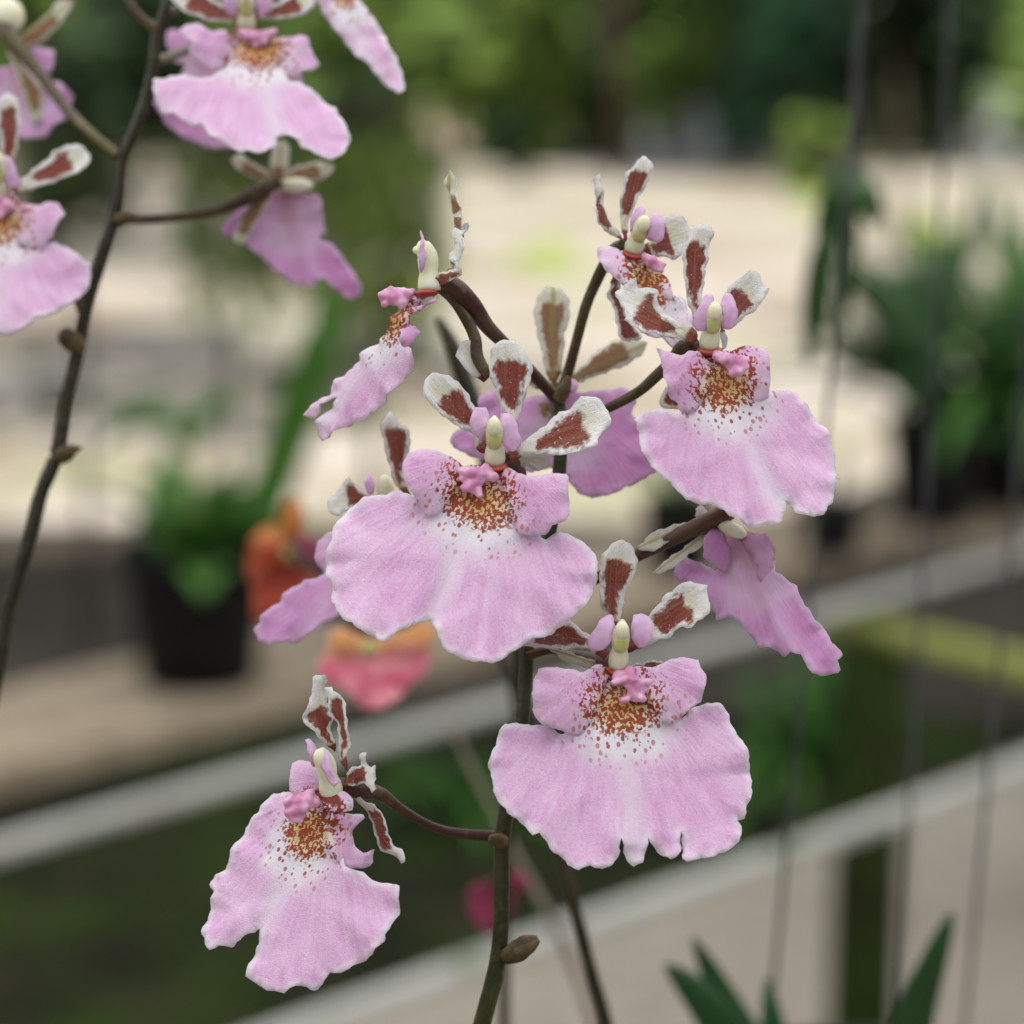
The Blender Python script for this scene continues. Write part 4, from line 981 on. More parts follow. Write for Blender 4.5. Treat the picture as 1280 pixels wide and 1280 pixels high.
# --- flower at the top
D5 = FD + .011
f = flower(spray, one(F_, 290, 530), D5, 'topmost flower of the spray, spotted throat showing above a wavy white petal')
T0, TD = one(F_, 300, 540), one(F_, 470, 1000)
LP = (one(F_, 300, 520), one(F_, 470, 980))
blade('lip', f, F_((205, 535), (270, 528), (335, 545), (400, 600), (440, 680), (480, 760), (560, 760), (592, 850), (580, 950), (540, 1000), (500, 1022), (460, 1000), (400, 970), (330, 940),
      (300, 850), (330, 760), (290, 690), (240, 620)), T0, TD, D5, 20, 16, lip=LP, cup=-1.2, bend=.5, ruffle=.3, wave=7, seed=24, spread=1.0, groove=.4)
blade('side_lobe', f, F_((240, 560), (210, 535), (160, 518), (108, 522), (115, 590), (150, 640), (200, 680), (240, 712), (300, 690), (290, 630)), one(F_, 250, 580), one(F_, 150, 600), D5 - .0012, -10, 22,
      lip=LP, dome=.9, ruffle=.2, wave=5, seed=24, tint=-.12, cren=.1, spread=.6)
blade('side_lobe', f, F_((400, 650), (430, 650), (470, 690), (497, 785), (450, 775), (420, 720)), one(F_, 410, 660), one(F_, 480, 780), D5 - .0012, -20, 20, lip=LP, dome=.7, seed=24, tint=.1, cren=.06, spread=.7)
callus(f, [(*one(F_, 350, 570), .6, 2.2), (*one(F_, 380, 585), .7, 2.6), (*one(F_, 410, 600), .6, 2.8), (*one(F_, 440, 602), .35, 2.8), (*one(F_, 395, 620), .6, 2.6), (*one(F_, 425, 630), .4, 2.8), (*one(F_, 365, 605), .55, 2.4)], D5)
column(f, one(F_, 285, 532), one(F_, 345, 345), D5, 3.0, 1.25, wings=(
    (F_((275, 430), (272, 385), (295, 330), (325, 308), (340, 325), (318, 380), (292, 435)), 2.0, 15),
    (F_((358, 470), (368, 395), (395, 345), (428, 378), (440, 450), (412, 487)), 2.6, -15)), side=(.4, -.2))
blade('petal', f, F_((232, 500), (190, 462), (130, 425), (100, 400), (90, 360), (70, 320), (95, 280), (80, 230), (70, 180), (115, 150), (122, 220), (140, 310), (162, 370), (200, 430), (240, 480)),
      one(F_, 235, 495), one(F_, 90, 160), D5 + .001, 30, 0, blotch=(.03, .78), cup=.6, bend=.6, ruffle=.22, wave=5, seed=25)
blade('dorsal_sepal', f, F_((235, 490), (225, 400), (214, 330), (215, 250), (240, 150), (290, 100), (330, 62), (370, 85), (378, 130), (355, 200), (310, 270), (285, 330), (262, 400), (252, 480)),
      one(F_, 243, 490), one(F_, 345, 65), D5 + .0015, 16, 0, blotch=(.02, .84), cup=.6, bend=.5, ruffle=.12, wave=5, seed=26)
blade('petal', f, F_((330, 535), (345, 500), (400, 470), (430, 380), (480, 355), (540, 370), (575, 420), (592, 470), (560, 520), (520, 570), (480, 582), (430, 562), (380, 560)), one(F_, 335, 525),
      one(F_, 585, 440), D5 + .0015, -12, 4, blotch=(.1, .55), cup=.7, bend=.5, ruffle=.14, wave=5, seed=27)
blade('lateral_sepal', f, F_((195, 640), (178, 690), (168, 760), (198, 840), (213, 960), (240, 985), (290, 988), (335, 960), (290, 910), (250, 860), (235, 790), (225, 700)), one(F_, 205, 650), one(F_, 270, 985), D5 + .002, 25, 0,
      blotch=(.05, .98), cup=-.9, bend=.6, seed=28)
pxtube('pedicel', f, [(*one(F_, 240, 505), D5 + .0015), (*one(F_, 200, 525), D5 + .003), (*one(F_, 150, 590), D5 + .004), (*one(F_, 100, 690), D5 + .006), (*one(F_, 50, 810), D5 + .007), (721, 425, D5 + .009), (710, 465, D5 + .0105), (698, 498, D5 + .011)],
       [.9, .95, .85, .8, .75, .72, .75, .85], M['pedicel'])

# --- flower in profile on the left
D6 = FD + .001
f = flower(spray, one(H_, 585, 580), D6, 'flower in profile, its narrow lip hanging to a two-lobed tip')
T0, TD = one(H_, 560, 590), one(H_, 130, 1150)
LP = (one(H_, 520, 560), one(H_, 150, 1120))
blade('lip', f, H_((420, 740), (400, 775), (330, 830), (270, 900), (190, 975), (140, 1040), (80, 1095), (62, 1140), (85, 1150), (120, 1108), (165, 1070), (190, 1055), (165, 1095), (110, 1170), (97, 1215), (115, 1250),
      (160, 1225), (210, 1185), (290, 1150), (340, 1100), (400, 1040), (440, 980), (500, 900), (515, 850), (490, 832), (460, 800), (470, 710), (540, 650), (600, 610), (560, 585), (500, 610), (450, 655)),
      T0, TD, D6, -48, 10, lip=LP, cup=-1.0, bend=.4, ruffle=.4, wave=6, seed=29, spread=.8, cren=.07, rim=.5, tint=-.05)
blade('side_lobe', f, H_((640, 600), (570, 640), (500, 662), (455, 705), (470, 740), (450, 800), (480, 835), (520, 810), (541, 770), (526, 740), (495, 735), (505, 695), (560, 660), (620, 632)), one(H_, 610, 612), one(H_, 490, 830),
      D6 - .0015, 25, 10, lip=LP, dome=.6, ruffle=.35, wave=4, seed=29, tint=.5, cren=.1, spread=.4, rim=.2)
callus(f, [(*one(H_, 385, 605), .7, 1.2), (*one(H_, 395, 640), .6, 1.2), (*one(H_, 425, 580), .6, 1.0), (*one(H_, 440, 610), .95, 1.0), (*one(H_, 480, 590), .9, .8), (*one(H_, 515, 590), .75, .6), (*one(H_, 470, 635), .7, 1.0), (*one(H_, 375, 600), .5, 1.2)], D6)
column(f, one(H_, 595, 582), one(H_, 580, 342), D6, 0.0, 1.5, wings=((H_((545, 480), (547, 400), (556, 320), (566, 380), (568, 470), (558, 498)), 1.6, 20),), side=(-2.5, 0), stig=False)
MB().ball(unp(*one(H_, 537, 400), D6 - .0003), .00055).build('pollen_mass', M['cap'], f)
blade('dorsal_sepal', f, H_((650, 540), (680, 470), (700, 380), (705, 300), (690, 220), (680, 150), (655, 90), (685, 45), (705, 80), (712, 150), (740, 230), (742, 300), (728, 400), (700, 490), (670, 545)),
      one(H_, 655, 545), one(H_, 680, 50), D6 + .001, -30, 0, blotch=(.02, .80), cup=.3, ruffle=.15, wave=4, seed=30, flip=True)
blade('petal', f, H_((622, 556), (640, 500), (690, 490), (712, 470), (675, 430), (690, 400), (715, 370), (695, 330), (712, 303), (745, 312), (738, 345), (748, 400), (722, 455), (742, 490), (735, 512), (700, 530), (650, 560)),
      one(H_, 632, 556), one(H_, 725, 305), D6 - .0008, -30, 6, blotch=(.02, .34), cup=.4, ruffle=.3, wave=4, seed=31)
blade('petal', f, H_((730, 330), (740, 300), (752, 268), (764, 280), (758, 310), (745, 345)), one(H_, 738, 345), one(H_, 755, 268), D6 + .003, -20, 0, blotch=(.9, .91), ruffle=.2, wave=4, seed=32)
blade('lateral_sepal', f, H_((712, 850), (735, 812), (770, 800), (800, 820), (850, 905), (862, 955), (835, 988), (790, 965), (750, 930), (722, 890)), one(H_, 845, 960), one(H_, 720, 840), D6 + .0035, 10, 0, blotch=(.9, .91), cup=.5, ruffle=.15, wave=5, seed=33)
pxtube('sepal_claw', f, [(*one(H_, 640, 575), D6 + .001), (*one(H_, 700, 625), D6 + .002), (*one(H_, 755, 705), D6 + .003), (*one(H_, 795, 790), D6 + .0032), (*one(H_, 805, 870), D6 + .0032), (*one(H_, 835, 930), D6 + .003), (*one(H_, 858, 965), D6 + .003)],
       [.5, .65, .75, .8, .85, .8, .4], M['pedicel'])
pxtube('pedicel', f, [(*one(H_, 630, 560), D6 + .0005), (*one(H_, 680, 560), D6 + .001), (*one(H_, 730, 592), D6 + .002), (*one(H_, 790, 655), D6 + .004), (*one(H_, 850, 740), D6 + .006), (*one(H_, 915, 805), D6 + .008), (648, 447, D6 + .010),
       (672, 473, D6 + .012), (697, 500, D6 + .0145)], [1.0, 1.45, 1.4, 1.25, 1.0, .85, .8, .8, .85], M['pedicel_purple'])

# --- flower behind the stem, seen from the back
D7 = FD + .024
f = flower(spray, one(I_, 640, 640), D7, 'flower seen from the back behind the top of the stem, two blotched petals spread above its lip')
LP = (one(I_, 640, 660), one(I_, 640, 1100))
blade('lip', f, I_((330, 655), (450, 690), (600, 680), (700, 660), (850, 660), (1000, 640), (1050, 700), (1030, 790), (1080, 830), (1150, 980), (1155, 1080), (1060, 1130), (960, 1180), (860, 1205), (760, 1190),
      (690, 1100), (600, 1040), (500, 1080), (430, 1060), (330, 1010), (220, 1010), (110, 960), (95, 900), (140, 860), (250, 870), (300, 800), (240, 760), (240, 690)), *LP, D7, 4, 12, lip=LP, cup=1.6, ruffle=.4,
      wave=8, seed=34, flip=True, tint=.1)
blade('dorsal_sepal', f, I_((600, 600), (570, 470), (545, 370), (525, 260), (545, 160), (600, 118), (670, 130), (710, 190), (712, 270), (690, 350), (680, 450), (655, 600)), one(I_, 630, 610), one(I_, 625, 118), D7 - .001, 0, 0,
      blotch=(.02, .84), cup=-.8, seed=35, flip=True)
blade('petal', f, I_((690, 620), (700, 590), (770, 530), (850, 450), (930, 400), (1000, 380), (1110, 400), (1090, 460), (1010, 520), (900, 560), (780, 605)), one(I_, 690, 612), one(I_, 1105, 410), D7 - .001, 10, 0, blotch=(.05, .80),
      cup=-.7, seed=36, flip=True)
blade('petal', f, I_((590, 640), (560, 600), (500, 530), (420, 470), (350, 440), (300, 460), (330, 520), (420, 590), (520, 640)), one(I_, 585, 630), one(I_, 310, 450), D7, -10, 0, blotch=(.05, .80), cup=-.7, seed=37, flip=True)
blade('lateral_sepal', f, I_((560, 720), (600, 720), (612, 900), (615, 1040), (545, 1068), (500, 1015), (530, 900)), one(I_, 590, 725), one(I_, 560, 1060), D7 - .001, 0, 0, blotch=(.1, .2), seed=38, flip=True)
MB().ball(unp(*one(I_, 715, 630), D7 - .002), .0011).build('anther_cap', M['wing'], f)
pxtube('pedicel', f, [(*one(I_, 640, 640), D7 - .001), (*one(I_, 640, 700), D7 - .004), (*one(I_, 650, 800), D7 - .006), (*one(I_, 660, 880), D7 - .0085)], [1.0, 1.0, .8, .7], M['pedicel'])

# --- flower at the right, seen from the back
D8 = FD + .008
f = flower(spray, one(J_, 560, 250), D8, 'flower seen from the back under the finely veined flower, lip a deeper purple pink')
LP = (one(J_, 590, 250), one(J_, 900, 930))
blade('lip', f, J_((285, 520), (290, 440), (330, 405), (420, 450), (490, 480), (540, 400), (560, 270), (650, 275), (760, 300), (800, 360), (810, 480), (860, 520), (920, 580), (960, 660), (1020, 740), (1070, 820), (1130, 890),
      (1160, 930), (1135, 960), (1140, 1010), (1100, 1030), (1040, 1045), (980, 1000), (940, 930), (890, 920), (850, 940), (790, 900), (720, 890), (680, 850), (620, 770), (570, 730), (500, 750), (470, 680), (440, 590), (340, 560)),
      *LP, D8, -30, 8, lip=LP, cup=1.4, bend=-.6, ruffle=.35, wave=7, seed=39, flip=True, groove=-.8, tint=.1)
blade('side_lobe', f, J_((420, 300), (470, 262), (525, 275), (570, 430), (545, 492), (480, 470), (415, 395)), one(J_, 530, 280), one(J_, 460, 460), D8 - .0015, 20, 0, lip=LP, dome=.9, ruffle=.15, wave=5, seed=39, flip=True, tint=.3)
blade('side_lobe', f, J_((620, 288), (760, 288), (800, 350), (812, 500), (795, 570), (740, 550), (700, 420)), one(J_, 640, 300), one(J_, 790, 560), D8 - .0015, -30, 0, lip=LP, dome=.9, ruffle=.2, wave=5, seed=40, flip=True, tint=.3)
blade('lateral_sepal', f, J_((70, 360), (160, 278), (250, 245), (350, 222), (420, 200), (380, 250), (300, 290), (150, 385)), one(J_, 420, 205), one(J_, 75, 360), D8 - .001, 0, 12, blotch=(.9, .91), cup=.6, seed=41, flip=True)
blade('lateral_sepal', f, J_((157, 490), (200, 445), (270, 395), (400, 300), (500, 222), (540, 215), (450, 325), (350, 400), (240, 482), (180, 502)), one(J_, 530, 220), one(J_, 160, 495), D8 - .0008, 0, 10, blotch=(.9, .91), cup=.6, seed=42, flip=True)
MB().ball(unp(*one(J_, 575, 262), D8 - .002), (.0022, .0010, .0010), (CR @ Vector((.88, -.42, .2)).normalized(), CR @ Vector((.42, .88, 0)).normalized(), CR @ Vector((0, 0, 1)))).build('lip_base', M['cream'], f)
blade('petal', f, J_((380, 190), (382, 150), (410, 135), (440, 160), (460, 230), (420, 240)), one(J_, 440, 235), one(J_, 405, 137), D8 + .002, 0, 0, blotch=(.9, .91), seed=43)
pxtube('pedicel', f, [(*one(J_, 575, 170), D8 - .001), (*one(J_, 530, 180), D8 - .0015), (*one(J_, 420, 232), D8 - .0015), (*one(J_, 250, 315), D8 - .001), (*one(J_, 60, 408), D8), (748, 722, D8 + .002), (700, 742, D8 + .004), (664, 768, D8 + .0055)],
       [1.0, 1.25, 1.15, 1.0, .85, .75, .7, .8], M['pedicel_purple'])

# --- flower at the left behind the middle one
D9 = FD + .020
f = flower(spray, one(Q_, 600, 360), D9, 'flower half hidden behind the widest flower, one lip lobe and two petals showing')
LP = (one(Q_, 560, 420), one(Q_, 300, 860))
blade('lip', f, Q_((480, 500), (400, 520), (350, 535), (318, 575), (308, 640), (330, 690), (260, 730), (200, 760), (150, 820), (90, 890), (68, 922), (90, 972), (150, 977), (230, 962), (300, 922), (380, 867), (470, 800), (600, 760), (640, 600), (560, 480)),
      *LP, D9, -30, 12, lip=LP, cup=1.2, ruffle=.35, wave=7, seed=44, flip=True, tint=.05)
blade('dorsal_sepal', f, Q_((655, 380), (615, 330), (590, 240), (570, 150), (560, 90), (600, 45), (632, 80), (672, 120), (682, 180), (664, 230), (665, 310), (680, 380)), one(Q_, 665, 390), one(Q_, 600, 48), D9 + .001, 10, 0, blotch=(.02, .82), cup=.6, ruffle=.15, seed=45)
blade('petal', f, Q_((600, 400), (500, 368), (430, 315), (390, 360), (345, 410), (360, 450), (400, 462), (450, 430), (520, 420)), one(Q_, 600, 400), one(Q_, 360, 420), D9, 14, 10, blotch=(.05, .72), cup=.6, ruffle=.15, seed=46)
column(f, one(Q_, 590, 440), one(Q_, 575, 290), D9 - .001, 2.0, 1.35, wings=((Q_((505, 370), (497, 330), (515, 298), (535, 330), (530, 375)), 2.0, 15),), stig=False)
pxtube('pedicel', f, [(*one(Q_, 610, 430), D9), (530, 660, D9 + .001), (600, 720, D9 - .002), (662, 775, D9 - .006)], [1.0, .8, .65, .75], M['pedicel'])

# ================================================================== the second spray, a little farther
DL = .366
spray2 = empty('orchid_spray', unp(-80, 2000, .37))
tag(spray2, 'blurred spray of pink orchids on a leaning dark stem beside the sharp spray', 'orchid')
pxtube('stem', spray2, [(-80, 2000, .37), (-90, 1500, .37), (-60, 1100, .368), (-8, 860, .366), (9, 765, .366), (36, 675, .366), (52, 615, .366), (71, 567, .366), (82, 505, .366), (97, 440, .366), (109, 380, .366), (127, 322, .366),
       (143, 272, .366), (148, 245, .366), (153, 200, .366), (166, 168, .366), (180, 132, .366), (187, 105, .366), (192, 80, .366), (195, 48, .366), (203, 22, .366), (213, -12, .366), (222, -60, .366)],
       [1.6, 1.5, 1.35, 1.25, 1.2, 1.15, 1.15, 1.15, 1.1, 1.1, 1.05, 1.05, 1.05, 1.05, 1.0, .95, .92, .9, .88, .85, .8, .75, .6], M['stem_dark'])
bract(spray2, [(75, 572, .365), (84, 566, .364), (92, 562, .364), (102, 560, .364)], r=(1.2, 1.3, .8, .2))
bract(spray2, [(100, 432, .366), (92, 428, .365), (84, 420, .365), (80, 410, .365)], r=(1.2, 1.7, 1.6, .7))
bract(spray2, [(148, 276, .365), (160, 272, .364), (172, 271, .364)], r=(1.2, .9, .4))
pxtube('pedicel', spray2, [(157, -14, .366), (165, 8, .366), (180, 26, .366), (197, 36, .366)], [.7, .7, .75, .9], M['pedicel'])
# front flower at the top
f = flower(spray2, one(S_, 505, 130), DL - .006, 'front-facing pink flower with drooping two-lobed lip near the stem tip')
D = DL - .006; T0, TD = one(S_, 545, 130), one(S_, 670, 690); LP = (one(S_, 545, 120), TD)
blade('lip', f, S_((40, 370), (120, 368), (250, 372), (380, 362), (430, 300), (450, 200), (480, 150), (640, 160), (690, 300), (720, 400), (790, 425), (870, 470), (940, 530), (990, 600), (1030, 690), (1005, 780), (950, 808), (880, 790),
      (790, 750), (720, 690), (670, 680), (655, 750), (610, 785), (560, 785), (480, 760), (400, 725), (320, 680), (300, 622), (240, 610), (150, 560), (80, 510), (50, 450)), T0, TD, D, 4, 30, lip=LP, cup=-1.6, bend=.8, ruffle=.4, wave=8, groove=.6, seed=50)
blade('side_lobe', f, S_((460, 200), (400, 160), (330, 160), (270, 130), (215, 118), (180, 150), (190, 190), (240, 230), (220, 270), (280, 320), (330, 360), (390, 350), (450, 300)), one(S_, 440, 230), one(S_, 200, 180), D - .0012, 12, 12, lip=LP, dome=1.2, ruffle=.3, wave=6, seed=50, tint=.1)
blade('side_lobe', f, S_((600, 220), (640, 205), (720, 190), (800, 185), (835, 210), (845, 270), (880, 320), (850, 355), (800, 370), (800, 420), (720, 400), (660, 330)), one(S_, 640, 270), one(S_, 860, 300), D - .0012, -12, 12, lip=LP, dome=1.2, ruffle=.3, wave=6, seed=50, tint=.1)
callus(f, [(*one(S_, 490, 165), .8, 3), (*one(S_, 530, 180), .9, 3), (*one(S_, 570, 190), .9, 3.2), (*one(S_, 610, 175), .7, 3), (*one(S_, 645, 158), .6, 3), (*one(S_, 560, 225), .6, 3.2), (*one(S_, 600, 205), .6, 3.2)], D)
column(f, one(S_, 510, 135), one(S_, 515, -80), D, 3.5, 1.4, wings=((S_((470, 60), (440, 70), (400, 30), (390, -40), (430, -80), (465, -50)), 2, 15), (S_((570, 60), (610, 65), (640, 20), (630, -50), (590, -80), (565, -30)), 2, -15)))
blade('petal', f, S_((490, 120), (440, 112), (330, 112), (200, 62), (140, 0), (160, -60), (260, -50), (380, 20), (480, 80)), one(S_, 490, 110), one(S_, 150, -30), D + .001, 10, 10, blotch=(.05, .8), cup=.7, ruffle=.15, seed=51)
blade('petal', f, S_((540, 110), (600, 98), (700, 100), (790, 80), (845, 40), (860, -20), (780, -50), (660, 20), (560, 70)), one(S_, 540, 100), one(S_, 850, -10), D + .001, -10, 10, blotch=(.05, .78), cup=.7, ruffle=.15, seed=52)
blade('dorsal_sepal', f, S_((480, 0), (440, -90), (430, -220), (500, -300), (570, -230), (570, -100), (540, 0)), one(S_, 510, 10), one(S_, 500, -300), D + .002, 0, 0, blotch=(.05, .8), cup=.7, seed=53)
pxtube('pedicel', f, [(306, 24, D + .002), (270, 6, D + .008), (235, 10, D + .010), (206, 16, DL)], [1.0, .8, .65, .8], M['pedicel'])
# flower behind it
f = flower(spray2, one(S_, 330, 200), DL + .016, 'flower almost hidden behind the drooping-lipped flower, purple edges showing')
D = DL + .016; LP = (one(S_, 300, 150), one(S_, 330, 700))
blade('lip', f, S_((110, 165), (220, 150), (400, 250), (500, 450), (480, 700), (400, 745), (300, 732), (180, 682), (100, 612), (50, 525), (170, 440), (200, 330), (130, 300)), *LP, D, 10, 12, lip=LP, cup=1.2, ruffle=.35, seed=54, flip=True, tint=.15)
pxtube('pedicel', f, [(262, 45, D), (240, 60, D - .004), (193, 78, DL)], [.9, .7, .8], M['pedicel'])
# flower at the left edge
f = flower(spray2, (-4, 248), DL - .008, 'flower close beside the leaning stem, a white-tipped petal raised')
D = DL - .008; T0, TD = (0, 238), (-6, 400); LP = (T0, TD)
blade('lip', f, T_((100, 290), (180, 270), (240, 300), (295, 340), (295, 400), (260, 460), (180, 510), (110, 550), (50, 582), (0, 580), (-20, 560), (-60, 585), (-140, 560), (-250, 500), (-330, 400), (-310, 330), (-150, 280), (-100, 150), (0, 95), (70, 130)),
      T0, TD, D, 0, 16, lip=LP, cup=-1.4, bend=.8, ruffle=.4, wave=8, groove=.5, seed=55)
blade('side_lobe', f, T_((30, 170), (70, 145), (130, 155), (190, 140), (212, 180), (190, 230), (150, 290), (110, 300), (50, 275)), one(T_, 50, 200), one(T_, 205, 190), D - .0014, -8, 10, lip=LP, dome=1.1, ruffle=.2, seed=55, tint=.08)
blade('side_lobe', f, T_((-30, 170), (-80, 145), (-140, 155), (-200, 140), (-222, 180), (-200, 230), (-160, 290), (-110, 300), (-50, 275)), one(T_, -60, 200), one(T_, -215, 190), D - .0014, 8, 10, lip=LP, dome=1.1, ruffle=.2, seed=55, tint=.08)
callus(f, [(0, 250, .9, 3), (10, 258, .8, 3), (-12, 258, .8, 3), (0, 268, .7, 3)], D)
column(f, (-2, 245), (-3, 185), D, 3.5, 1.4, wings=((U_((25, 780), (60, 800), (90, 870), (100, 920), (60, 935), (25, 880)), 2, -15),))
blade('dorsal_sepal', f, U_((15, 830), (0, 700), (-15, 600), (-5, 500), (40, 462), (92, 500), (104, 600), (95, 700), (65, 820)), one(U_, 38, 840), one(U_, 40, 465), D + .001, 0, 0, blotch=(.02, .80), cup=.7, ruffle=.12, seed=56)
blade('petal', f, U_((40, 975), (50, 940), (100, 900), (200, 830), (280, 762), (350, 728), (420, 735), (452, 790), (420, 855), (330, 892), (200, 935), (100, 965)), one(U_, 45, 960), one(U_, 445, 760), D + .001, -10, 8, blotch=(.3, .78), cup=.7, ruffle=.12, seed=57)
pxtube('pedicel', f, [(-4, 240, D + .002), (20, 260, D + .006), (70, 310, D + .009), (104, 392, DL)], [1, .8, .7, .8], M['pedicel'])
# flower on the horizontal stalk
f = flower(spray2, one(T_, 935, 65), DL + .008, 'flower seen from the back at the end of a horizontal stalk, purple lip hanging')
D = DL + .008; LP = (one(T_, 930, 90), one(T_, 1060, 420))
blade('lip', f, T_((870, 110), (1000, 105), (1075, 130), (1082, 230), (1065, 260), (1120, 290), (1170, 360), (1212, 420), (1195, 462), (1150, 458), (1080, 400), (1040, 422), (980, 412), (920, 370), (860, 312), (828, 290), (850, 200)), *LP, D, -15, 8, lip=LP,
      cup=1.3, ruffle=.4, wave=8, seed=58, flip=True, tint=.25, groove=-.6)
blade('side_lobe', f, T_((830, 150), (790, 170), (740, 225), (745, 250), (785, 255), (840, 230)), one(T_, 835, 180), one(T_, 740, 240), D - .001, 10, 0, lip=LP, dome=.8, seed=58, flip=True, tint=.2)
blade('lateral_sepal', f, T_((900, 90), (860, 110), (810, 180), (775, 255), (805, 285), (850, 215), (900, 130)), one(T_, 895, 95), one(T_, 790, 275), D - .003, 0, 0, blotch=(.02, .85), seed=59, flip=True)
blade('petal', f, T_((930, 60), (960, 35), (1010, 15), (1060, 5), (1115, 20), (1085, 62), (1010, 80), (950, 82)), one(T_, 930, 70), one(T_, 1110, 20), D - .001, 0, 0, blotch=(.1, .75), seed=60, flip=True)
blade('petal', f, T_((900, 75), (850, 62), (790, 30), (770, -5), (800, -20), (860, 20), (910, 50)), one(T_, 905, 65), one(T_, 780, -5), D - .001, 0, 0, blotch=(.05, .75), seed=61, flip=True)
blade('dorsal_sepal', f, T_((905, 60), (900, 10), (910, -50), (940, -70), (965, -40), (960, 20), (940, 60)), one(T_, 925, 60), one(T_, 938, -70), D, 0, 0, blotch=(.05, .3), seed=62, flip=True)
MB().ball(unp(*one(T_, 985, 84), D - .002), (.0028, .0012, .0012), (CR @ Vector((1, 0, 0)), CR @ Vector((0, 1, 0)), CR @ Vector((0, 0, 1)))).build('lip_base', M['cream'], f)
pxtube('pedicel', f, [(*one(T_, 930, 68), D - .003), (*one(T_, 850, 112), D - .004), (*one(T_, 740, 162), D - .005), (*one(T_, 620, 185), D - .006), (*one(T_, 500, 197), D - .007), (*one(T_, 400, 195), DL)], [1.1, 1.3, .95, .75, .75, .95], M['pedicel'])
# lobe hanging in from above
f = flower(spray2, (440, -45), DL - .004, 'flower whose long pink lip lobe hangs down by itself')
D = DL - .004; LP = (one(S_, 960, -200), one(S_, 1100, 300))
blade('lip', f, S_((800, -80), (850, 0), (900, 80), (980, 180), (1050, 270), (1120, 320), (1180, 400), (1262, 462), (1292, 425), (1262, 300), (1200, 180), (1140, 80), (1080, 0), (1020, -120), (960, -220), (860, -200)), *LP, D, -20, 14, lip=LP, cup=-1, ruffle=.35, wave=8, seed=63, spread=.5)
pxtube('pedicel', f, [(415, -50, D), (340, -70, D + .003), (250, -70, DL), (222, -58, DL)], [1, .75, .7, .7], M['pedicel'])
# flower in the corner
f = flower(spray2, (8, 30), DL + .020, 'blurred flower seen from the back on a steep upper stalk')
D = DL + .020; LP = (one(U_, 60, 300), one(U_, 180, 680))
blade('lip', f, U_((-80, 420), (20, 330), (120, 290), (170, 250), (268, 248), (275, 340), (235, 385), (320, 430), (372, 490), (340, 582), (250, 662), (150, 695), (80, 685), (-50, 610)), *LP, D, -8, 12, lip=LP, cup=1.2, ruffle=.4, seed=64, flip=True, tint=.15)
blade('lateral_sepal', f, U_((60, 180), (130, 350), (190, 400), (217, 500), (212, 600), (170, 615), (125, 500), (80, 360), (30, 250)), one(U_, 50, 200), one(U_, 195, 612), D - .003, 0, 0, blotch=(.02, .88), seed=65, flip=True)
blade('petal', f, U_((60, 220), (100, 180), (150, 140), (230, 80), (290, 10), (365, -5), (345, 60), (270, 150), (200, 215), (120, 235)), one(U_, 60, 220), one(U_, 355, 5), D - .001, 0, 0, blotch=(.05, .72), seed=66, flip=True)
MB().ball(unp(*one(U_, 30, 80), D - .001), .0030).build('anther_cap', M['cap'], f)
pxtube('pedicel', f, [(2, 32, D - .002), (12, 46, D - .004), (50, 92, D - .008), (85, 138, D - .013), (115, 168, D - .018), (148, 196, DL)], [1.3, 1.3, .95, .8, .75, .9], M['pedicel'])

# ================================================================== a third spray behind: red, orange and pink flowers
def red_lip(name, a, b, w, yk=.85):
    t = NT(name); fp, u, v, e = t.attr('fp'); fq, s, sp, ti = t.attr('fq')
    nz = t.noise(t.xyz(u, v, s), 3.0, 3.0, .6)
    c = t.mix(t.step(nz, .35, .65), a, b)
    c = t.mix(t.step(t.add(v, t.mul(t.sub(nz, .5), .3)), .05, .42, yk, .0), c, (.70, .36, .08))
    c = t.mix(t.step(e, .0, .10, .5, .0), c, w)
    return t.surface(c, .5, .35, t.bump(nz, .3, .0004), .2, c)
PK = red_lip('pink_orchid', (.58, .08, .17), (.72, .28, .32), (.76, .42, .42))
OR_ = red_lip('orange_orchid', (.24, .018, .010), (.46, .065, .020), (.50, .20, .05), .45)
MG = red_lip('magenta_orchid', (.17, .012, .045), (.27, .03, .08), (.28, .05, .09), .0)
D3 = .47
spray3 = empty('red_orchid_spray', unp(640, 1900, .50))
tag(spray3, 'blurred spray with rose pink, orange and magenta flowers hidden behind the pink orchids', 'orchid')
pxtube('stem', spray3, [(640, 1900, .50), (632, 1500, .49), (630, 1280, .485), (631, 1150, .482), (634, 1030, .480), (645, 930, .478), (640, 850, .476), (600, 780, .474), (540, 760, .472), (470, 745, .473), (400, 720, .478), (370, 690, .482)], [1.5, 1.4, 1.2, 1.2, 1.1, 1.1, 1.0, 1.0, .9, .9, .8, .7], M['stem_dark'])
f = flower(spray3, (462, 800), D3, 'rose pink flower with yellow-orange throat')
LP = ((462, 800), (468, 880))
blade('lip', f, [(462, 795), (440, 790), (418, 802), (400, 818), (396, 838), (408, 852), (428, 858), (440, 872), (458, 886), (480, 886), (500, 872), (512, 856), (532, 838), (538, 815), (528, 795), (500, 785)], *LP, D3, 0, 20, lip=LP, cup=-1.6, ruffle=.5, wave=9, mats=(PK, PK), seed=70)
blade('side_lobe', f, [(470, 800), (500, 790), (530, 775), (545, 785), (540, 805), (510, 815)], (475, 800), (540, 785), D3 - .002, -15, 10, lip=LP, mats=(PK, PK), dome=1, seed=71)
blade('side_lobe', f, [(455, 800), (430, 785), (412, 790), (410, 808), (435, 815)], (455, 800), (412, 795), D3 - .002, 15, 10, lip=LP, mats=(PK, PK), dome=1, seed=72)
callus(f, [(462, 805, 1.2, 3.5), (470, 812, 1.0, 3.5), (455, 812, .9, 3.5)], D3, 'stigma')
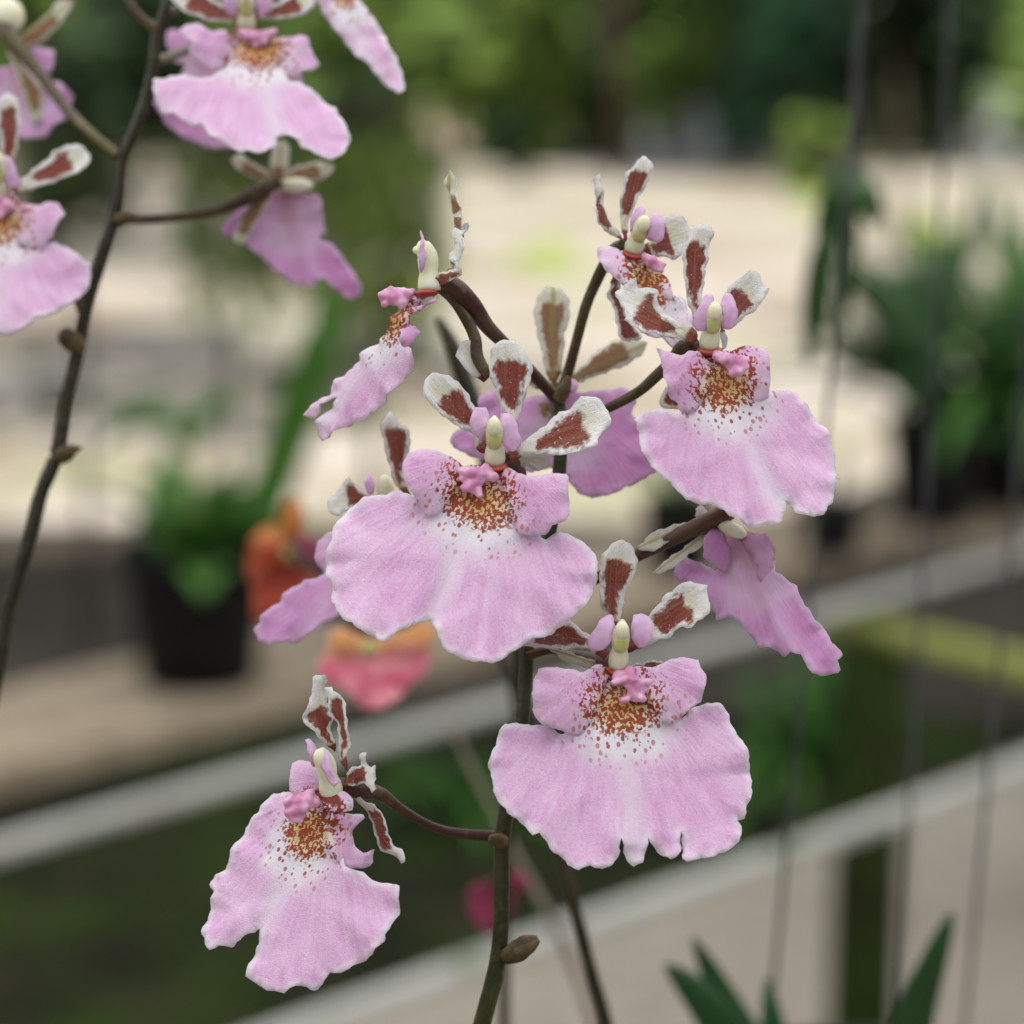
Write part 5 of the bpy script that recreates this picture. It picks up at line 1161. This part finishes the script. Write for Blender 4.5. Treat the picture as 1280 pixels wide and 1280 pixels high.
pxtube('pedicel', f, [(462, 798, D3 + .001), (480, 775, D3 + .002), (520, 760, D3 + .002)], [1.1, .9, .8], M['pedicel'])
D3b = .56
f = flower(spray3, (355, 690), D3b, 'scarlet and orange flower behind the hanging lip lobe')
LP = ((362, 672), (345, 780))
blade('lip', f, [(362, 668), (335, 655), (316, 672), (310, 710), (318, 742), (316, 770), (335, 782), (360, 770), (385, 752), (402, 730), (398, 700), (385, 680)], *LP, D3b, 15, 10, lip=LP, cup=-2, ruffle=.7, wave=9, mats=(OR_, OR_), seed=73)
blade('petal', f, [(352, 672), (330, 660), (318, 690), (330, 715), (352, 705)], (352, 680), (322, 690), D3b - .003, 25, 10, lip=LP, mats=(OR_, OR_), dome=1.5, seed=74, cren=.1)
blade('petal', f, [(365, 675), (395, 668), (404, 700), (390, 720), (368, 705)], (368, 685), (400, 700), D3b - .003, -20, 10, lip=LP, mats=(MG, MG), dome=1.5, seed=75)
blade('dorsal_sepal', f, [(358, 672), (350, 650), (358, 628), (372, 622), (382, 645), (374, 672)], (365, 675), (366, 622), D3b, 0, 0, lip=LP, mats=(OR_, OR_), dome=1.2, seed=76)
callus(f, [(362, 690, 1.6, 4), (372, 700, 1.4, 4), (352, 698, 1.2, 4)], D3b, 'stigma')
pxtube('pedicel', f, [(362, 680, D3b), (372, 700, D3b - .03), (372, 692, .482)], [1.1, .9, .8], M['pedicel'])
f = flower(spray3, (608, 1120), .50, 'small magenta flower low on the stem')
LP = ((612, 1105), (600, 1165))
blade('lip', f, [(612, 1102), (592, 1104), (584, 1120), (588, 1140), (600, 1160), (622, 1168), (640, 1160), (646, 1130), (636, 1106)], *LP, .50, 10, 10, lip=LP, cup=-1.5, ruffle=.5, mats=(MG, MG), seed=77)
blade('petal', f, [(618, 1108), (636, 1092), (655, 1090), (662, 1105), (645, 1118)], (620, 1110), (658, 1095), .501, -10, 0, lip=LP, mats=(MG, MG), dome=1, seed=78)
pxtube('pedicel', f, [(615, 1108, .501), (622, 1098, .497), (632, 1092, .481)], [.9, .8, .8], M['pedicel'])

# two bare stems
st = pxtube('bare_flower_stem', None, [(820, 1900, .45), (795, 1480, .425), (760, 1292, .41), (740, 1220, .405), (722, 1150, .402), (706, 1085, .40), (670, 940, .40), (640, 780, .40), (610, 600, .40), (596, 520, .40), (578, 468, .40), (565, 430, .40), (548, 398, .40)],
       [1.5, 1.4, 1.2, 1.15, 1.1, 1.05, 1.0, 1.0, 1.1, 1.6, 1.6, 1.3, .6], M['stem_dark'])
tag(st, 'bare dark flower stem leaning behind the sharp spray, crossing the pale rail', 'stem')
st = pxtube('bare_flower_stem', None, [(860, 1900, .62), (790, 1450, .60), (745, 1290, .59), (712, 1200, .585), (690, 1150, .58), (640, 1060, .58), (560, 900, .58)], [1.4, 1.3, 1.1, 1.0, 1.0, .9, .6],
            simple_mat('stem_grey', (.16, .13, .10), (.24, .20, .15), 200, .6))
tag(st, 'thin greyish flower stem, fainter than the dark one beside it', 'stem')
